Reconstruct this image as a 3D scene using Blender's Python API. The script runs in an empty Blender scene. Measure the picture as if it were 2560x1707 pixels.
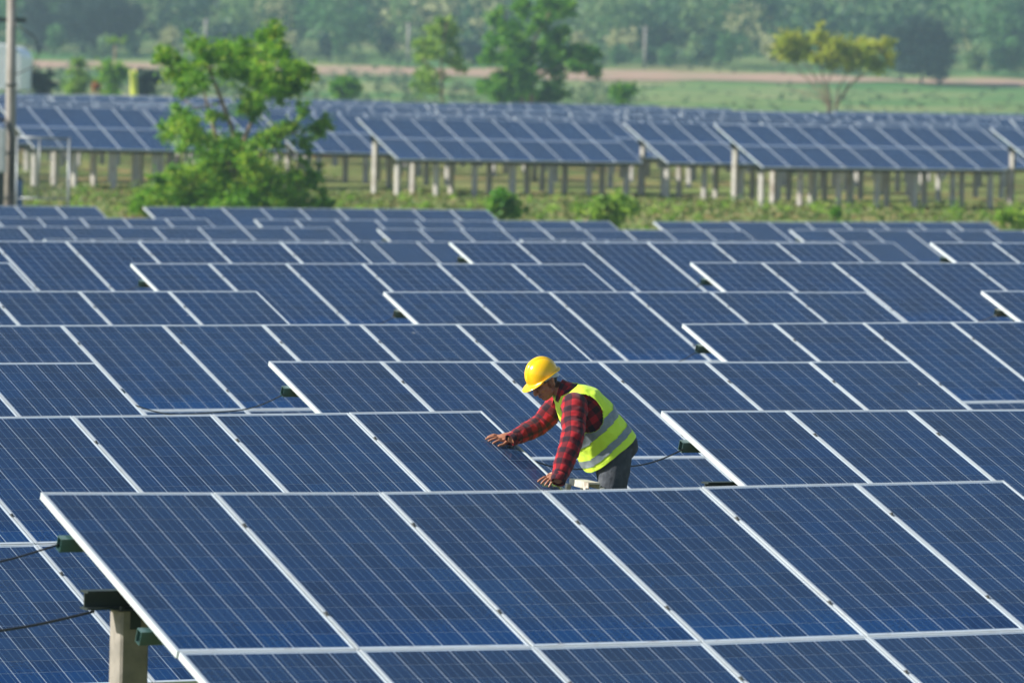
import bpy, bmesh, math, random
import numpy as np
from mathutils import Vector, Matrix
random.seed(7); RNG = np.random.default_rng(11)
R = math.radians
S = bpy.context.scene
COL = S.collection

# ------------------------------------------------------------------ camera, sky, sun, exposure
CAM_H = 4.8
F_PX, CX, CY = 14092.3, 1280.0, 853.5          # focal length and centre in photo pixels
CR = Vector((0.99977, 0.00100, 0.02159))        # camera right, down, forward in the world
CD = Vector((0.02162, -0.04630, -0.99869))
CF = Vector((0.0, 0.99893, -0.04631))
cam_d = bpy.data.cameras.new('camera'); cam = bpy.data.objects.new('camera', cam_d); COL.objects.link(cam)
cam_d.sensor_width = 36; cam_d.lens = F_PX * 36 / 2560
m = Matrix.Identity(4)
for i, a in enumerate((CR, -CD, -CF)):
    for j in range(3): m[j][i] = a[j]
m.translation = (0, 0, CAM_H); cam.matrix_world = m
cam_d.clip_start = 0.5; cam_d.clip_end = 6000
cam_d.dof.use_dof = True; cam_d.dof.focus_distance = 38.0; cam_d.dof.aperture_fstop = 4.2
S.camera = cam

SUN_DIR = Vector((-0.83, -0.10, 0.55)).normalized()       # towards the sun
EL = math.asin(SUN_DIR.z); AZ = math.atan2(SUN_DIR.x, SUN_DIR.y)
wd = bpy.data.worlds.new('World'); S.world = wd; wd.use_nodes = True
wn = wd.node_tree; bg = wn.nodes['Background']
sky = wn.nodes.new('ShaderNodeTexSky'); sky.sky_type = 'NISHITA'; sky.sun_disc = False
sky.sun_elevation = EL; sky.sun_rotation = AZ; sky.air_density = 1.0; sky.dust_density = .6; sky.ozone_density = 1.0
wn.links.new(sky.outputs[0], bg.inputs[0]); bg.inputs[1].default_value = 0.078
sd = bpy.data.lights.new('sun', 'SUN'); sd.energy = 5.0; sd.angle = R(0.5); sd.color = (1.0, 0.95, 0.87)
so = bpy.data.objects.new('sun', sd); COL.objects.link(so)
so.rotation_euler = SUN_DIR.to_track_quat('Z', 'Y').to_euler(); so.location = (-30, 0, 40)
S.view_settings.view_transform = 'Standard'; S.view_settings.look = 'None'
S.view_settings.gamma = 1; S.view_settings.exposure = 0.85
S.render.engine = 'CYCLES'
S.cycles.max_bounces = 6; S.cycles.transparent_max_bounces = 6; S.cycles.volume_bounces = 1

# ------------------------------------------------------------------ helpers
PSI, TAU = 0.476615, 0.345899
def frame_of(psi, slope=0.0, tau=TAU):
    U = Vector((math.cos(psi), math.sin(psi), math.tan(slope))).normalized()
    V = Vector((math.sin(psi) * math.cos(tau), -math.cos(psi) * math.cos(tau), -math.sin(tau)))
    V = (V - U * V.dot(U)).normalized()
    n = U.cross(-V)
    return U, V, n
U0, V0, N0 = frame_of(PSI)
def at(px, py, depth):
    """photo pixel + distance along the view axis -> world point"""
    return Vector((0, 0, CAM_H)) + CR * ((px - CX) / F_PX * depth) + CD * ((py - CY) / F_PX * depth) + CF * depth
def smooth(a, b, x):
    t = np.clip((x - a) / (b - a), 0, 1); return t * t * (3 - 2 * t)
def terrain(x, y):
    x = np.asarray(x, float); y = np.asarray(y, float)
    p = -x * math.sin(PSI) + y * math.cos(PSI)
    z = -1.0 * smooth(76, 96, p) + 1.83 * smooth(126, 147, p)
    z = z + (y > 330) * np.interp(y, [330, 352, 500, 684, 728, 1000, 1300, 1500], [0, 0, 1.5, 3.5, 5.9, 13.5, 24, 70])
    z = z + 0.05 * np.sin(x * .31 + y * .17) * smooth(126, 150, p) + 0.03 * np.sin(x * .9 - y * .53) * smooth(80, 100, p)
    return z
def ground(x, y): return float(terrain(x, y))

def mesh(name, v, f, mats=(), smooth_=False, mi=None):
    me = bpy.data.meshes.new(name); me.from_pydata([tuple(a) for a in v], [], [tuple(a) for a in f])
    for mt in mats: me.materials.append(mt)
    if mi is not None: me.polygons.foreach_set('material_index', np.asarray(mi, np.int32))
    if smooth_: me.polygons.foreach_set('use_smooth', np.ones(len(me.polygons), bool))
    me.update(); return me
def big_quads(name, P, mat, tint=None):
    """P: (n,4,3) array of quads"""
    n = len(P); me = bpy.data.meshes.new(name)
    me.vertices.add(4 * n); me.vertices.foreach_set('co', P.reshape(-1).astype(np.float32))
    me.loops.add(4 * n); me.loops.foreach_set('vertex_index', np.arange(4 * n, dtype=np.int32))
    me.polygons.add(n); me.polygons.foreach_set('loop_start', np.arange(0, 4 * n, 4, dtype=np.int32))
    me.polygons.foreach_set('loop_total', np.full(n, 4, np.int32))
    me.materials.append(mat); me.update(calc_edges=True)
    if tint is not None:
        a = me.attributes.new('tint', 'FLOAT', 'FACE'); a.data.foreach_set('value', np.asarray(tint, np.float32))
    return me
def obj(name, me, parent=None, loc=None, **kw):
    o = bpy.data.objects.new(name, me); COL.objects.link(o)
    if parent is not None: o.parent = parent
    if loc is not None: o.location = loc
    for k, v in kw.items(): o[k] = v
    return o
def thing(name, label, cat, loc=(0, 0, 0), group=None):
    o = bpy.data.objects.new(name, None); COL.objects.link(o); o.location = loc; o.empty_display_size = .2
    o['label'] = label; o['category'] = cat
    if group: o['group'] = group
    return o
def basis(o, X, Y, Z, loc):
    M = Matrix.Identity(4)
    for i, a in enumerate((X, Y, Z)):
        for j in range(3): M[j][i] = a[j]
    M.translation = loc; o.matrix_world = M
class MB:
    """collects simple shapes into one mesh"""
    def __init__(s): s.v = []; s.f = []; s.mi = []
    def add(s, v, f, mi=0):
        k = len(s.v); s.v += [tuple(a) for a in v]; s.f += [tuple(i + k for i in q) for q in f]; s.mi += [mi] * len(f)
    def box(s, a, b, mi=0):
        (x0, y0, z0), (x1, y1, z1) = a, b
        v = [(x0,y0,z0),(x1,y0,z0),(x1,y1,z0),(x0,y1,z0),(x0,y0,z1),(x1,y0,z1),(x1,y1,z1),(x0,y1,z1)]
        s.add(v, [(0,3,2,1),(4,5,6,7),(0,1,5,4),(1,2,6,5),(2,3,7,6),(3,0,4,7)], mi)
    def bar(s, p, q, w, h, mi=0, up=(0, 0, 1)):
        p, q = Vector(p), Vector(q); d = (q - p).normalized(); sx = d.cross(Vector(up))
        sx = sx.normalized() if sx.length > 1e-6 else Vector((1, 0, 0)); sy = sx.cross(d)
        v = [e + sx * a * w / 2 + sy * b * h / 2 for e in (p, q) for a, b in ((-1,-1),(1,-1),(1,1),(-1,1))]
        s.add(v, [(0,1,2,3),(7,6,5,4),(0,4,5,1),(1,5,6,2),(2,6,7,3),(3,7,4,0)], mi)
    def tube(s, pts, rad, n=8, mi=0, caps=True):
        pts = [Vector(p) for p in pts]; k = len(pts)
        if not hasattr(rad, '__len__'): rad = [rad] * k
        v = []; ref = Vector((0.31, 0.2, 0.93))
        for i, p in enumerate(pts):
            d = (pts[min(i + 1, k - 1)] - pts[max(i - 1, 0)]).normalized()
            a = d.cross(ref)
            if a.length < .05: a = d.cross(Vector((1, 0, 0)))
            a.normalize(); b = d.cross(a)
            v += [p + (a * math.cos(t) + b * math.sin(t)) * rad[i] for t in [2 * math.pi * j / n for j in range(n)]]
        f = [(i*n+j, i*n+(j+1)%n, (i+1)*n+(j+1)%n, (i+1)*n+j) for i in range(k-1) for j in range(n)]
        if caps: f += [tuple(range(n))[::-1], tuple((k-1)*n+j for j in range(n))]
        s.add(v, f, mi)
    def build(s, name, mats, smooth_=False):
        return mesh(name, s.v, s.f, mats if isinstance(mats, (list, tuple)) else [mats], smooth_, s.mi)

# ------------------------------------------------------------------ materials
def mat(name, base=(.5, .5, .5), rough=.6, metal=0.0, spec=.5, coat=0.0):
    m = bpy.data.materials.new(name); m.use_nodes = True
    b = m.node_tree.nodes['Principled BSDF']
    b.inputs['Base Color'].default_value = (*base, 1); b.inputs['Roughness'].default_value = rough
    b.inputs['Metallic'].default_value = metal; b.inputs['Specular IOR Level'].default_value = spec
    b.inputs['Coat Weight'].default_value = coat
    return m, m.node_tree, b
class NT:
    """short-hand for shader nodes"""
    def __init__(s, nt): s.nt = nt
    def n(s, t, **kw):
        x = s.nt.nodes.new('ShaderNode' + t)
        for k, v in kw.items(): setattr(x, k, v)
        return x
    def l(s, a, b): s.nt.links.new(a, b)
    def val(s, sock, v):
        if isinstance(v, bpy.types.NodeSocket): s.l(v, sock)
        else: sock.default_value = v
    def math(s, op, a, b=0.0, c=None, clamp=False):
        x = s.n('Math', operation=op, use_clamp=clamp); s.val(x.inputs[0], a); s.val(x.inputs[1], b)
        if c is not None: s.val(x.inputs[2], c)
        return x.outputs[0]
    def mix(s, f, a, b, blend='MIX'):
        x = s.n('Mix', data_type='RGBA', blend_type=blend); s.val(x.inputs[0], f)
        for k, v in ((6, a), (7, b)):
            if isinstance(v, bpy.types.NodeSocket): s.l(v, x.inputs[k])
            else: x.inputs[k].default_value = (*v, 1)
        return x.outputs[2]
    def ramp(s, f, stops):
        x = s.n('ValToRGB'); e = x.color_ramp.elements
        while len(e) < len(stops): e.new(.5)
        for k, (p, c) in zip(e, stops): k.position = p; k.color = (*c, 1) if hasattr(c, '__len__') else (c, c, c, 1)
        s.l(f, x.inputs[0]); return x.outputs[0]
    def noise(s, vec, scale, detail=3, rough=.55):
        x = s.n('TexNoise'); x.inputs['Scale'].default_value = scale; x.inputs['Detail'].default_value = detail
        x.inputs['Roughness'].default_value = rough
        if vec is not None: s.l(vec, x.inputs['Vector'])
        return x.outputs[0]
    def bump(s, h, strength, dist, b):
        x = s.n('Bump'); x.inputs['Strength'].default_value = strength; x.inputs['Distance'].default_value = dist
        s.l(h, x.inputs['Height']); s.l(x.outputs[0], b.inputs['Normal'])

# photovoltaic cell: polycrystalline blue, three busbars, dust film, cleaner strip and grime at the lower edge
def laminate_material(name, is_cell):
    m, nt, b = mat(name, rough=.16, spec=.5); k = NT(nt)
    geo = k.n('NewGeometry').outputs['Position']; rnd = k.n('ObjectInfo').outputs['Random']
    pu = k.n('UVMap', uv_map='panel').outputs[0]; sp = k.n('SeparateXYZ'); k.l(pu, sp.inputs[0]); v = sp.outputs[1]
    if is_cell:
        cu = k.n('UVMap', uv_map='cell').outputs[0]; sc = k.n('SeparateXYZ'); k.l(cu, sc.inputs[0])
        fx = k.math('MULTIPLY', sc.outputs[0], 3.0); fr = k.math('FRACT', fx)
        d = k.math('ABSOLUTE', k.math('SUBTRACT', fr, .5)); bus = k.math('LESS_THAN', d, .022)
        at_ = k.n('Attribute', attribute_name='tint').outputs['Fac']
        r = k.math('FRACT', k.math('ADD', at_, k.math('MULTIPLY', rnd, 3.7)))
        vor = k.n('TexVoronoi'); vor.inputs['Scale'].default_value = 75.0; k.l(geo, vor.inputs['Vector'])
        g = k.math('MULTIPLY_ADD', vor.outputs['Color'], .30, k.math('MULTIPLY', r, .70))
        col = k.ramp(g, [(0.0, (.001, .016, .060)), (.35, (.0012, .026, .100)), (.7, (.0015, .036, .130)), (1.0, (.004, .017, .060))])
        pan = k.ramp(k.noise(geo, .55, 2), [(.35, (.75, .8, .85)), (.65, (1.15, 1.1, 1.05))])
        col = k.mix(.8, col, pan, 'MULTIPLY')
    else:
        col = k.mix(.0, (.42, .50, .58), (.42, .50, .58))
    dn = k.noise(geo, 1.3, 4); dn2 = k.noise(geo, 28.0, 3)
    wob = k.math('MULTIPLY', k.math('SUBTRACT', k.noise(geo, 4.0, 3), .5), .05)
    clean = k.ramp(k.math('ADD', v, wob), [(0.0, .0), (.09, .05), (.19, .95), (.55, 1.0), (1.0, 1.3)])
    mp = k.n('Mapping'); mp.inputs['Scale'].default_value = (38, 2.2, 1); k.l(pu, mp.inputs[0]); ad = k.n('VectorMath', operation='ADD'); k.l(mp.outputs[0], ad.inputs[0]); k.l(geo, ad.inputs[1])
    st = k.noise(ad.outputs[0], 1.0, 3)
    dust = k.math('MULTIPLY', k.math('ADD', k.math('MULTIPLY_ADD', dn, .50, .02), k.math('MULTIPLY', st, .26)), clean)
    dust = k.math('ADD', dust, k.math('MULTIPLY', k.math('GREATER_THAN', dn2, .70), .45))
    col = k.mix(dust if is_cell else k.math('MULTIPLY', dust, .35), col, (.020, .031, .050))
    if is_cell: col = k.mix(k.math('MULTIPLY', bus, .70), col, (.12, .21, .30))
    vd = k.n('TexVoronoi'); vd.inputs['Scale'].default_value = 1.15; k.l(geo, vd.inputs['Vector'])
    drop = k.math('LESS_THAN', k.math('ADD', vd.outputs['Distance'], k.math('MULTIPLY', dn2, .03)), .036)
    col = k.mix(k.math('MULTIPLY', drop, .5), col, (.38, .38, .36))
    gr = k.math('LESS_THAN', k.math('ADD', v, k.math('MULTIPLY', k.math('SUBTRACT', k.noise(geo, 9.0, 4), .5), .03)), .0085)
    col = k.mix(k.math('MULTIPLY', gr, .8), col, (.16, .12, .10))
    k.l(col, b.inputs['Base Color'])
    k.l(k.math('MULTIPLY_ADD', dn, .25, .07), b.inputs['Roughness'])
    b.inputs['Specular IOR Level'].default_value = .34
    b.inputs['Sheen Weight'].default_value = .015; b.inputs['Sheen Roughness'].default_value = .3; b.inputs['Sheen Tint'].default_value = (.8, .9, 1, 1)
    return m
M_CELL = laminate_material('solar_cell', True)
M_BACK = laminate_material('white_backsheet', False)
def alu_material():
    m, nt, b = mat('anodised_aluminium', (.80, .81, .82), .42, .25); k = NT(nt)
    geo = k.n('NewGeometry').outputs['Position']; n1 = k.noise(geo, 6, 4); n2 = k.noise(geo, 60, 3)
    c = k.mix(k.ramp(n1, [(.52, 0.0), (.75, .45)]), (.53, .58, .605), (.38, .38, .36)); c = k.mix(k.ramp(n2, [(.6, 0.0), (.8, .3)]), c, (.45, .42, .40))
    k.l(c, b.inputs['Base Color']); k.l(k.math('MULTIPLY_ADD', n2, .3, .3), b.inputs['Roughness']); return m
M_ALU = alu_material()
def mottled(name, c1, c2, scale, rough=.7, metal=0., bump=0., c3=None, detail=5):
    m, nt, b = mat(name, c1, rough, metal); k = NT(nt)
    geo = k.n('NewGeometry').outputs['Position']; n1 = k.noise(geo, scale, detail)
    c = k.mix(k.ramp(n1, [(.35, 0.0), (.65, 1.0)]), c1, c2)
    if c3: c = k.mix(k.ramp(k.noise(geo, scale * .37, 4), [(.56, 0.0), (.66, .8)]), c, c3)
    k.l(c, b.inputs['Base Color'])
    if bump: k.bump(n1, bump, .02, b)
    return m
M_GREEN = mottled('green_painted_steel', (.035, .105, .105), (.05, .09, .08), 9, .45, .1, 0, (.13, .09, .05))
M_DARK = mottled('dark_painted_steel', (.012, .022, .024), (.02, .03, .03), 12, .5, .1)
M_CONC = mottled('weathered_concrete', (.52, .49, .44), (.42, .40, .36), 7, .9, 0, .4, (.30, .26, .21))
M_CONCN = mottled('shade_darkened_concrete', (.27, .245, .21), (.19, .175, .15), 9, .9, 0, .5, (.11, .095, .08))  # near posts: concrete colour darkened to carry the shade on their front faces
M_CLAMP = mottled('clamp_steel', (.16, .17, .16), (.09, .09, .09), 40, .45, .5)
M_CABLE, _, _ = mat('black_cable', (.012, .012, .013), .5)

def ground_material():
    m, nt, b = mat('grass_and_soil', (.1, .1, .04), .95, 0, .1); k = NT(nt)
    geo = k.n('NewGeometry').outputs['Position']; sp = k.n('SeparateXYZ'); k.l(geo, sp.inputs[0])
    n1 = k.noise(geo, .35, 5); n2 = k.noise(geo, 2.4, 5); n3 = k.noise(geo, .09, 4)
    g = k.ramp(n2, [(.3, (.080, .140, .028)), (.55, (.150, .190, .048)), (.75, (.26, .23, .10))])
    dry = k.mix(k.ramp(n1, [(.48, 0.0), (.68, .75)]), g, (.24, .20, .095))
    red = k.mix(k.ramp(k.math('ADD', k.noise(geo, .6, 4), k.math('MULTIPLY', n3, .35)), [(.74, 0.0), (.82, .8)]), dry, (.30, .145, .075))
    far = k.ramp(k.noise(geo, .035, 5), [(.38, (.055, .14, .035)), (.5, (.12, .19, .055)), (.66, (.25, .23, .11))])
    ff = k.math('MULTIPLY', k.math('SUBTRACT', sp.outputs[1], 335.0), .05, clamp=True)
    k.l(k.mix(ff, red, far), b.inputs['Base Color']); k.bump(n2, .5, .1, b); return m
M_GROUND = ground_material()
M_PATH = mottled('dry_red_earth', (.33, .20, .135), (.27, .18, .11), .35, .95, 0, 0, (.20, .19, .09))
def leaf_material(name, a, b_, c_, trans=.42):
    m = bpy.data.materials.new(name); m.use_nodes = True; nt = m.node_tree; nt.nodes.clear(); k = NT(nt)
    out = k.n('OutputMaterial'); t = k.n('Attribute', attribute_name='tint').outputs['Fac']
    col = k.ramp(t, [(0.0, a), (.5, b_), (1.0, c_)])
    d = k.n('BsdfPrincipled'); d.inputs['Roughness'].default_value = .55; d.inputs['Specular IOR Level'].default_value = .25
    tr = k.n('BsdfTranslucent'); mx = k.n('MixShader'); mx.inputs[0].default_value = trans
    k.l(col, d.inputs['Base Color']); k.l(col, tr.inputs['Color']); k.l(d.outputs[0], mx.inputs[1]); k.l(tr.outputs[0], mx.inputs[2])
    k.l(mx.outputs[0], out.inputs['Surface']); return m
M_BARK = mottled('bark', (.30, .21, .13), (.20, .14, .09), 6, .9, 0, .5)
M_BARKD = mottled('dark_bark', (.16, .12, .09), (.10, .08, .06), 6, .9, 0, .5)

# ------------------------------------------------------------------ the ground, the earth track
def terrain_sheet():
    xs = np.concatenate([np.linspace(-440, -140, 12), np.linspace(-120, 120, 121), np.linspace(140, 440, 12)])
    ys = np.concatenate([np.linspace(-120, 0, 8), np.linspace(10, 70, 13), np.linspace(72, 200, 97), np.linspace(204, 680, 96), np.linspace(684, 730, 14), np.linspace(745, 1500, 40)])
    X, Y = np.meshgrid(xs, ys); Zt = terrain(X, Y)
    nx = len(xs); v = np.stack([X, Y, Zt], -1).reshape(-1, 3)
    f = [(r*nx+c, r*nx+c+1, (r+1)*nx+c+1, (r+1)*nx+c) for r in range(len(ys)-1) for c in range(nx-1)]
    return mesh('ground', v, f, [M_GROUND], True)
obj('ground', terrain_sheet(), kind='structure')
def earth_track():
    v = []; f = []; xs = np.linspace(-200, 200, 161)
    for i, x in enumerate(xs):
        c = 706 + 3 * math.sin(x * .03); w = 9.0 + 3.0 * math.sin(x * .07 + 1) + 2.0 * math.sin(x * .23)
        for k in range(7):
            y = c - w + 2 * w * k / 6; v.append((x, y, ground(x, y) + .12))
        if i: f += [((i-1)*7+k, i*7+k, i*7+k+1, (i-1)*7+k+1) for k in range(6)]
    return mesh('dirt_track', v, f, [M_PATH], True)
obj('dirt_track', earth_track(), kind='structure')

# ------------------------------------------------------------------ solar panel meshes
PW, PH = 1.012, 1.976            # pitch of the panels in an array
W_, H_ = 1.004, 1.968            # one panel
LIP, TH = .0135, .040
CW = (W_ - 2 * LIP - .012) / 6; CH = (H_ - 2 * LIP - .030) / 12
GX, GY = .0048, .0033            # gaps between cells
def frame_geo(mb, mi=0):
    for a, b in (((0, -H_, -TH), (LIP, 0, 0)), ((W_-LIP, -H_, -TH), (W_, 0, 0)),
                 ((LIP, -LIP, -TH), (W_-LIP, 0, -.0008)), ((LIP, -H_, -TH), (W_-LIP, -H_+LIP, -.0008))):
        mb.box(a, b, mi)
def set_uv(me, cell=None, panel=None):
    uc = me.uv_layers.new(name='cell'); up = me.uv_layers.new(name='panel')
    co = [me.vertices[l.vertex_index].co for l in me.loops]
    if panel is None: panel = [(c.x / W_, (c.y + H_) / H_) for c in co]
    up.data.foreach_set('uv', np.array(panel, np.float32).reshape(-1))
    if cell is not None: uc.data.foreach_set('uv', np.array(cell, np.float32).reshape(-1))
def cell_rect(i, j):
    x0 = LIP + .006 + i * CW; y0 = -(LIP + .015) - j * CH
    return x0 + GX / 2, y0 - CH + GY / 2, x0 + CW - GX / 2, y0 - GY / 2
def cells_geo(z=-.0022):
    v = []; f = []; uv = []
    for j in range(12):
        for i in range(6):
            x0, y0, x1, y1 = cell_rect(i, j); k = len(v)
            v += [(x0, y0, z), (x1, y0, z), (x1, y1, z), (x0, y1, z)]; f.append((k, k+1, k+2, k+3)); uv += [(0, 0), (1, 0), (1, 1), (0, 1)]
    return v, f, uv
def back_geo(z=-.003): return [(LIP, -H_+LIP, z), (W_-LIP, -H_+LIP, z), (W_-LIP, -LIP, z), (LIP, -LIP, z)], [(0, 1, 2, 3)]
def add_tint(me, n): 
    a = me.attributes.new('tint', 'FLOAT', 'FACE'); a.data.foreach_set('value', RNG.random(n).astype(np.float32))
_mb = MB(); frame_geo(_mb); ME_FRAME = _mb.build('frame', M_ALU)
ME_BACKS = []
v, f = back_geo(); ME_BACK = mesh('backsheet', v, f, [M_BACK]); set_uv(ME_BACK)
ME_GRID = []
for q in range(6):
    v, f, uv = cells_geo(); me = mesh('cell_grid', v, f, [M_CELL]); set_uv(me, uv); add_tint(me, 72); ME_GRID.append(me)
ME_CELL = {}
for j in range(12):
    for i in range(6):
        x0, y0, x1, y1 = cell_rect(i, j); cx, cy = (x0+x1)/2, (y0+y1)/2; hx, hy = (x1-x0)/2, (y1-y0)/2
        me = mesh('cell', [(-hx, -hy, 0), (hx, -hy, 0), (hx, hy, 0), (-hx, hy, 0)], [(0, 1, 2, 3)], [M_CELL])
        set_uv(me, [(0, 0), (1, 0), (1, 1), (0, 1)], [((cx+a*hx)/W_, (cy+b*hy+H_)/H_) for a, b in ((-1,-1),(1,-1),(1,1),(-1,1))])
        add_tint(me, 1); ME_CELL[i, j] = (me, (cx, cy, -.0022))
def panel_mesh_into(v_, f_, mi_, uvc_, uvp_, ox, oy, far=False):
    """frame + backsheet + cells of one panel, offset in the array plane"""
    mb = MB(); frame_geo(mb, 0); k = len(v_)
    v_ += [(a + ox, b + oy, c) for a, b, c in mb.v]; f_ += [tuple(i + k for i in q) for q in mb.f]; mi_ += [0] * len(mb.f)
    uvc_ += [(0, 0)] * (4 * len(mb.f)); uvp_ += [(0, 0)] * (4 * len(mb.f))
    vb, fb = back_geo(); vc, fc, uc = cells_geo()
    if far:                                  # too far away to tell the cells apart: one sheet
        x0, y0, _, _ = cell_rect(0, 11); _, _, x1, y1 = cell_rect(5, 0)
        vc = [(x0, y0, -.0022), (x1, y0, -.0022), (x1, y1, -.0022), (x0, y1, -.0022)]; fc = [(0, 1, 2, 3)]; uc = [(0, 0), (6, 0), (6, 1), (0, 1)]
    for vv, ff, uu, idx in ((vb, fb, None, 1), (vc, fc, uc, 2)):
        k = len(v_); v_ += [(a + ox, b + oy, c) for a, b, c in vv]; f_ += [tuple(i + k for i in q) for q in ff]; mi_ += [idx] * len(ff)
        uvp_ += [(vv[i][0] / W_, (vv[i][1] + H_) / H_) for q in ff for i in q]; uvc_ += uu if uu else [(0, 0)] * (4 * len(ff))
ME_PANEL = []
for q in range(4):
    L = ([], [], [], [], []); panel_mesh_into(*L, 0, 0); me = mesh('solar_panel', L[0], L[1], [M_ALU, M_BACK, M_CELL], False, L[2])
    set_uv(me, L[3], L[4]); add_tint(me, len(L[1])); ME_PANEL.append(me)
# mid clamp
_mb = MB(); _mb.box((-.010, -.018, .0005), (.010, .018, .004)); _mb.tube([(0, 0, .004), (0, 0, .013)], .008, 6); ME_CLAMP = _mb.build('clamp', M_CLAMP)
def rail_mesh(length, w=.055, h=.075, t=.004):
    """open box-section purlin along x; top at z=0"""
    mb = MB(); mb.box((0, -w/2, -t), (length, w/2, 0)); mb.box((0, -w/2, -h), (length, w/2, -h+t))
    mb.box((0, -w/2, -h+t), (length, -w/2+t, -t)); mb.box((.0, w/2-t, -h+t), (length, w/2, -t)); return mb.build('rail', M_GREEN)
def ibeam_mesh(length, w=.10, h=.10, t=.012):
    mb = MB(); mb.box((0, -w/2, -t), (length, w/2, 0)); mb.box((0, -w/2, -h), (length, w/2, -h+t)); mb.box((0, -t/2, -h+t), (length, t/2, -t)); return mb.build('beam', M_DARK)
_cache = {}
def cached(key, fn):
    if key not in _cache: _cache[key] = fn()
    return _cache[key]
RAIL_V = (.44, 1.58, 2.42, 3.55)
def post_mesh(h, w=.16, near=False):
    mb = MB(); b = .012; hw = w / 2
    for z0, z1 in ((-h, 0),):
        prof = [(-hw+b,-hw),(hw-b,-hw),(hw,-hw+b),(hw,hw-b),(hw-b,hw),(-hw+b,hw),(-hw,hw-b),(-hw,-hw+b)]
        v = [(x, y, z) for z in (z0, z1) for x, y in prof]
        mb.add(v, [(i, (i+1) % 8, 8+(i+1) % 8, 8+i) for i in range(8)] + [tuple(range(8))[::-1], tuple(range(8, 16))])
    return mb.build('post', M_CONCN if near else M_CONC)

def cap_plate():
    mb = MB(); mb.box((-.10, -.095, -.004), (.10, .095, .001))
    for x in (-.08, .08):
        for y in (-.075, .075): mb.tube([(x, y, .001), (x, y, .022)], .011, 6)
    for y in (-.083, .083): mb.box((-.03, y - .002, -.10), (.03, y + .002, -.004))
    return mb.build('cap_plate', M_DARK)
def solar_array(key, o, slope, n, label, psi=PSI, detail=2, cells=None, group='solar arrays', beam_v=(.86, 3.2), post_u=None, sag=None, row=None):
    """detail 2: panels with frame, backsheet and cells as sub-parts; 1: panels as single parts; 0: one mesh"""
    U, V, nn = frame_of(psi, slope); o = Vector(o)
    mid = o + U * (n * PW / 2) + V * PH
    base = Vector((mid.x, mid.y, ground(mid.x, mid.y)))
    root = thing('solar_array', label, 'solar array', base, group)
    Mi = Matrix.Translation(base).inverted()
    def place(ob, X, Y, Z, p):
        M = Matrix.Identity(4)
        for i, a in enumerate((X, Y, Z)):
            for j in range(3): M[j][i] = a[j]
        M.translation = p; ob.parent = root; ob.matrix_local = Mi @ M
    rr = random.Random(hash(key) % 9999 if not isinstance(key, str) else sum(map(ord, key)) * 31)
    ncell = 0
    def off(i): return 0.0 if not sag else sag[i]
    for j in range(2):
        for i in range(n):
            p0 = o + U * (i * PW) + V * (j * PH) + nn * (rr.uniform(-.0025, .0025)) + Vector((0, 0, off(i)))
            Up = (U * PW + Vector((0, 0, off(i+1) - off(i)))).normalized(); np_ = Up.cross(-V).normalized()
            Vp = -np_.cross(Up)
            if detail == 2:
                pn = obj('solar_panel', ME_BACK); place(pn, Up, -Vp, np_, p0)
                obj('frame', ME_FRAME, pn)
                if cells and (i, j) in cells:
                    jmax = cells[i, j]
                    for cj in range(12):
                        for ci in range(6):
                            if cj < jmax:
                                me, l = ME_CELL[ci, cj]; obj('cell', me, pn, l); ncell += 1
                    if jmax < 12:
                        k2 = jmax * 6
                        def rest(jm=jmax):
                            v, f, uv = cells_geo(); me = mesh('cell_grid', v[jm*24:], [(4*q, 4*q+1, 4*q+2, 4*q+3) for q in range(72-jm*6)], [M_CELL]); set_uv(me, uv[jm*24:]); add_tint(me, 72-jm*6); return me
                        obj('cell_grid', cached(('rest', jmax), rest), pn, kind='stuff')
                else: obj('cell_grid', ME_GRID[rr.randrange(6)], pn, kind='stuff')
            else:
                pn = obj('solar_panel', ME_PANEL[rr.randrange(4)]); place(pn, Up, -Vp, np_, p0)
    Ln = n * PW
    if detail == 2:
        for i in range(1, n):
            for vv in (.44, 1.55, 2.42, 3.52):
                c = obj('clamp', ME_CLAMP); place(c, U, -V, nn, o + U * (i * PW - .004) + V * vv + Vector((0, 0, off(i))))
    for vv in RAIL_V:
        r = obj('rail', cached(('rail', n), lambda: rail_mesh(Ln + .11))); place(r, U, -V, nn, o + U * -.055 + V * vv + nn * (-TH - .001) - Vector((0, 0, .0 if not sag else .008)))
    Nh = Vector((V.x, V.y, 0)).normalized()
    pu = post_u or [.2 + (Ln - .4) * q / 3 for q in range(4)]
    for q in pu:
        r = obj('rafter', cached('rafter', lambda: rail_mesh(3.5, .06, .04))); place(r, V, U, nn, o + U * q + V * .25 + nn * (-TH - .078))
    for vv in beam_v:
        top = o + V * vv + nn * (-TH - .078 - .042) - Vector((0, 0, .002))
        b = obj('beam', cached(('beam', n), lambda: ibeam_mesh(Ln + .12))); place(b, U, Nh * -1, U.cross(-Nh), top + U * -.06)
        for q in pu:
            pt = top + U * q - Vector((0, 0, .102)); h = pt.z - ground(pt.x, pt.y) + .3
            hq = round(h * 10) / 10 + .1
            Uh = Vector((U.x, U.y, 0)).normalized(); Np = -Nh
            if psi != PSI: Uh = Vector((.88, -.475, 0)).normalized(); Np = Vector((.475, .88, 0)).normalized()
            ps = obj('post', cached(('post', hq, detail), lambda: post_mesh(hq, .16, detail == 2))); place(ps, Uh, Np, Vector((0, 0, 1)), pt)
            if detail == 2: cp = obj('cap_plate', cached('cap', cap_plate)); place(cp, Uh, Np, Vector((0, 0, 1)), pt)
    return dict(o=o, U=U, V=V, n=nn, root=root, N=n)

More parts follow.
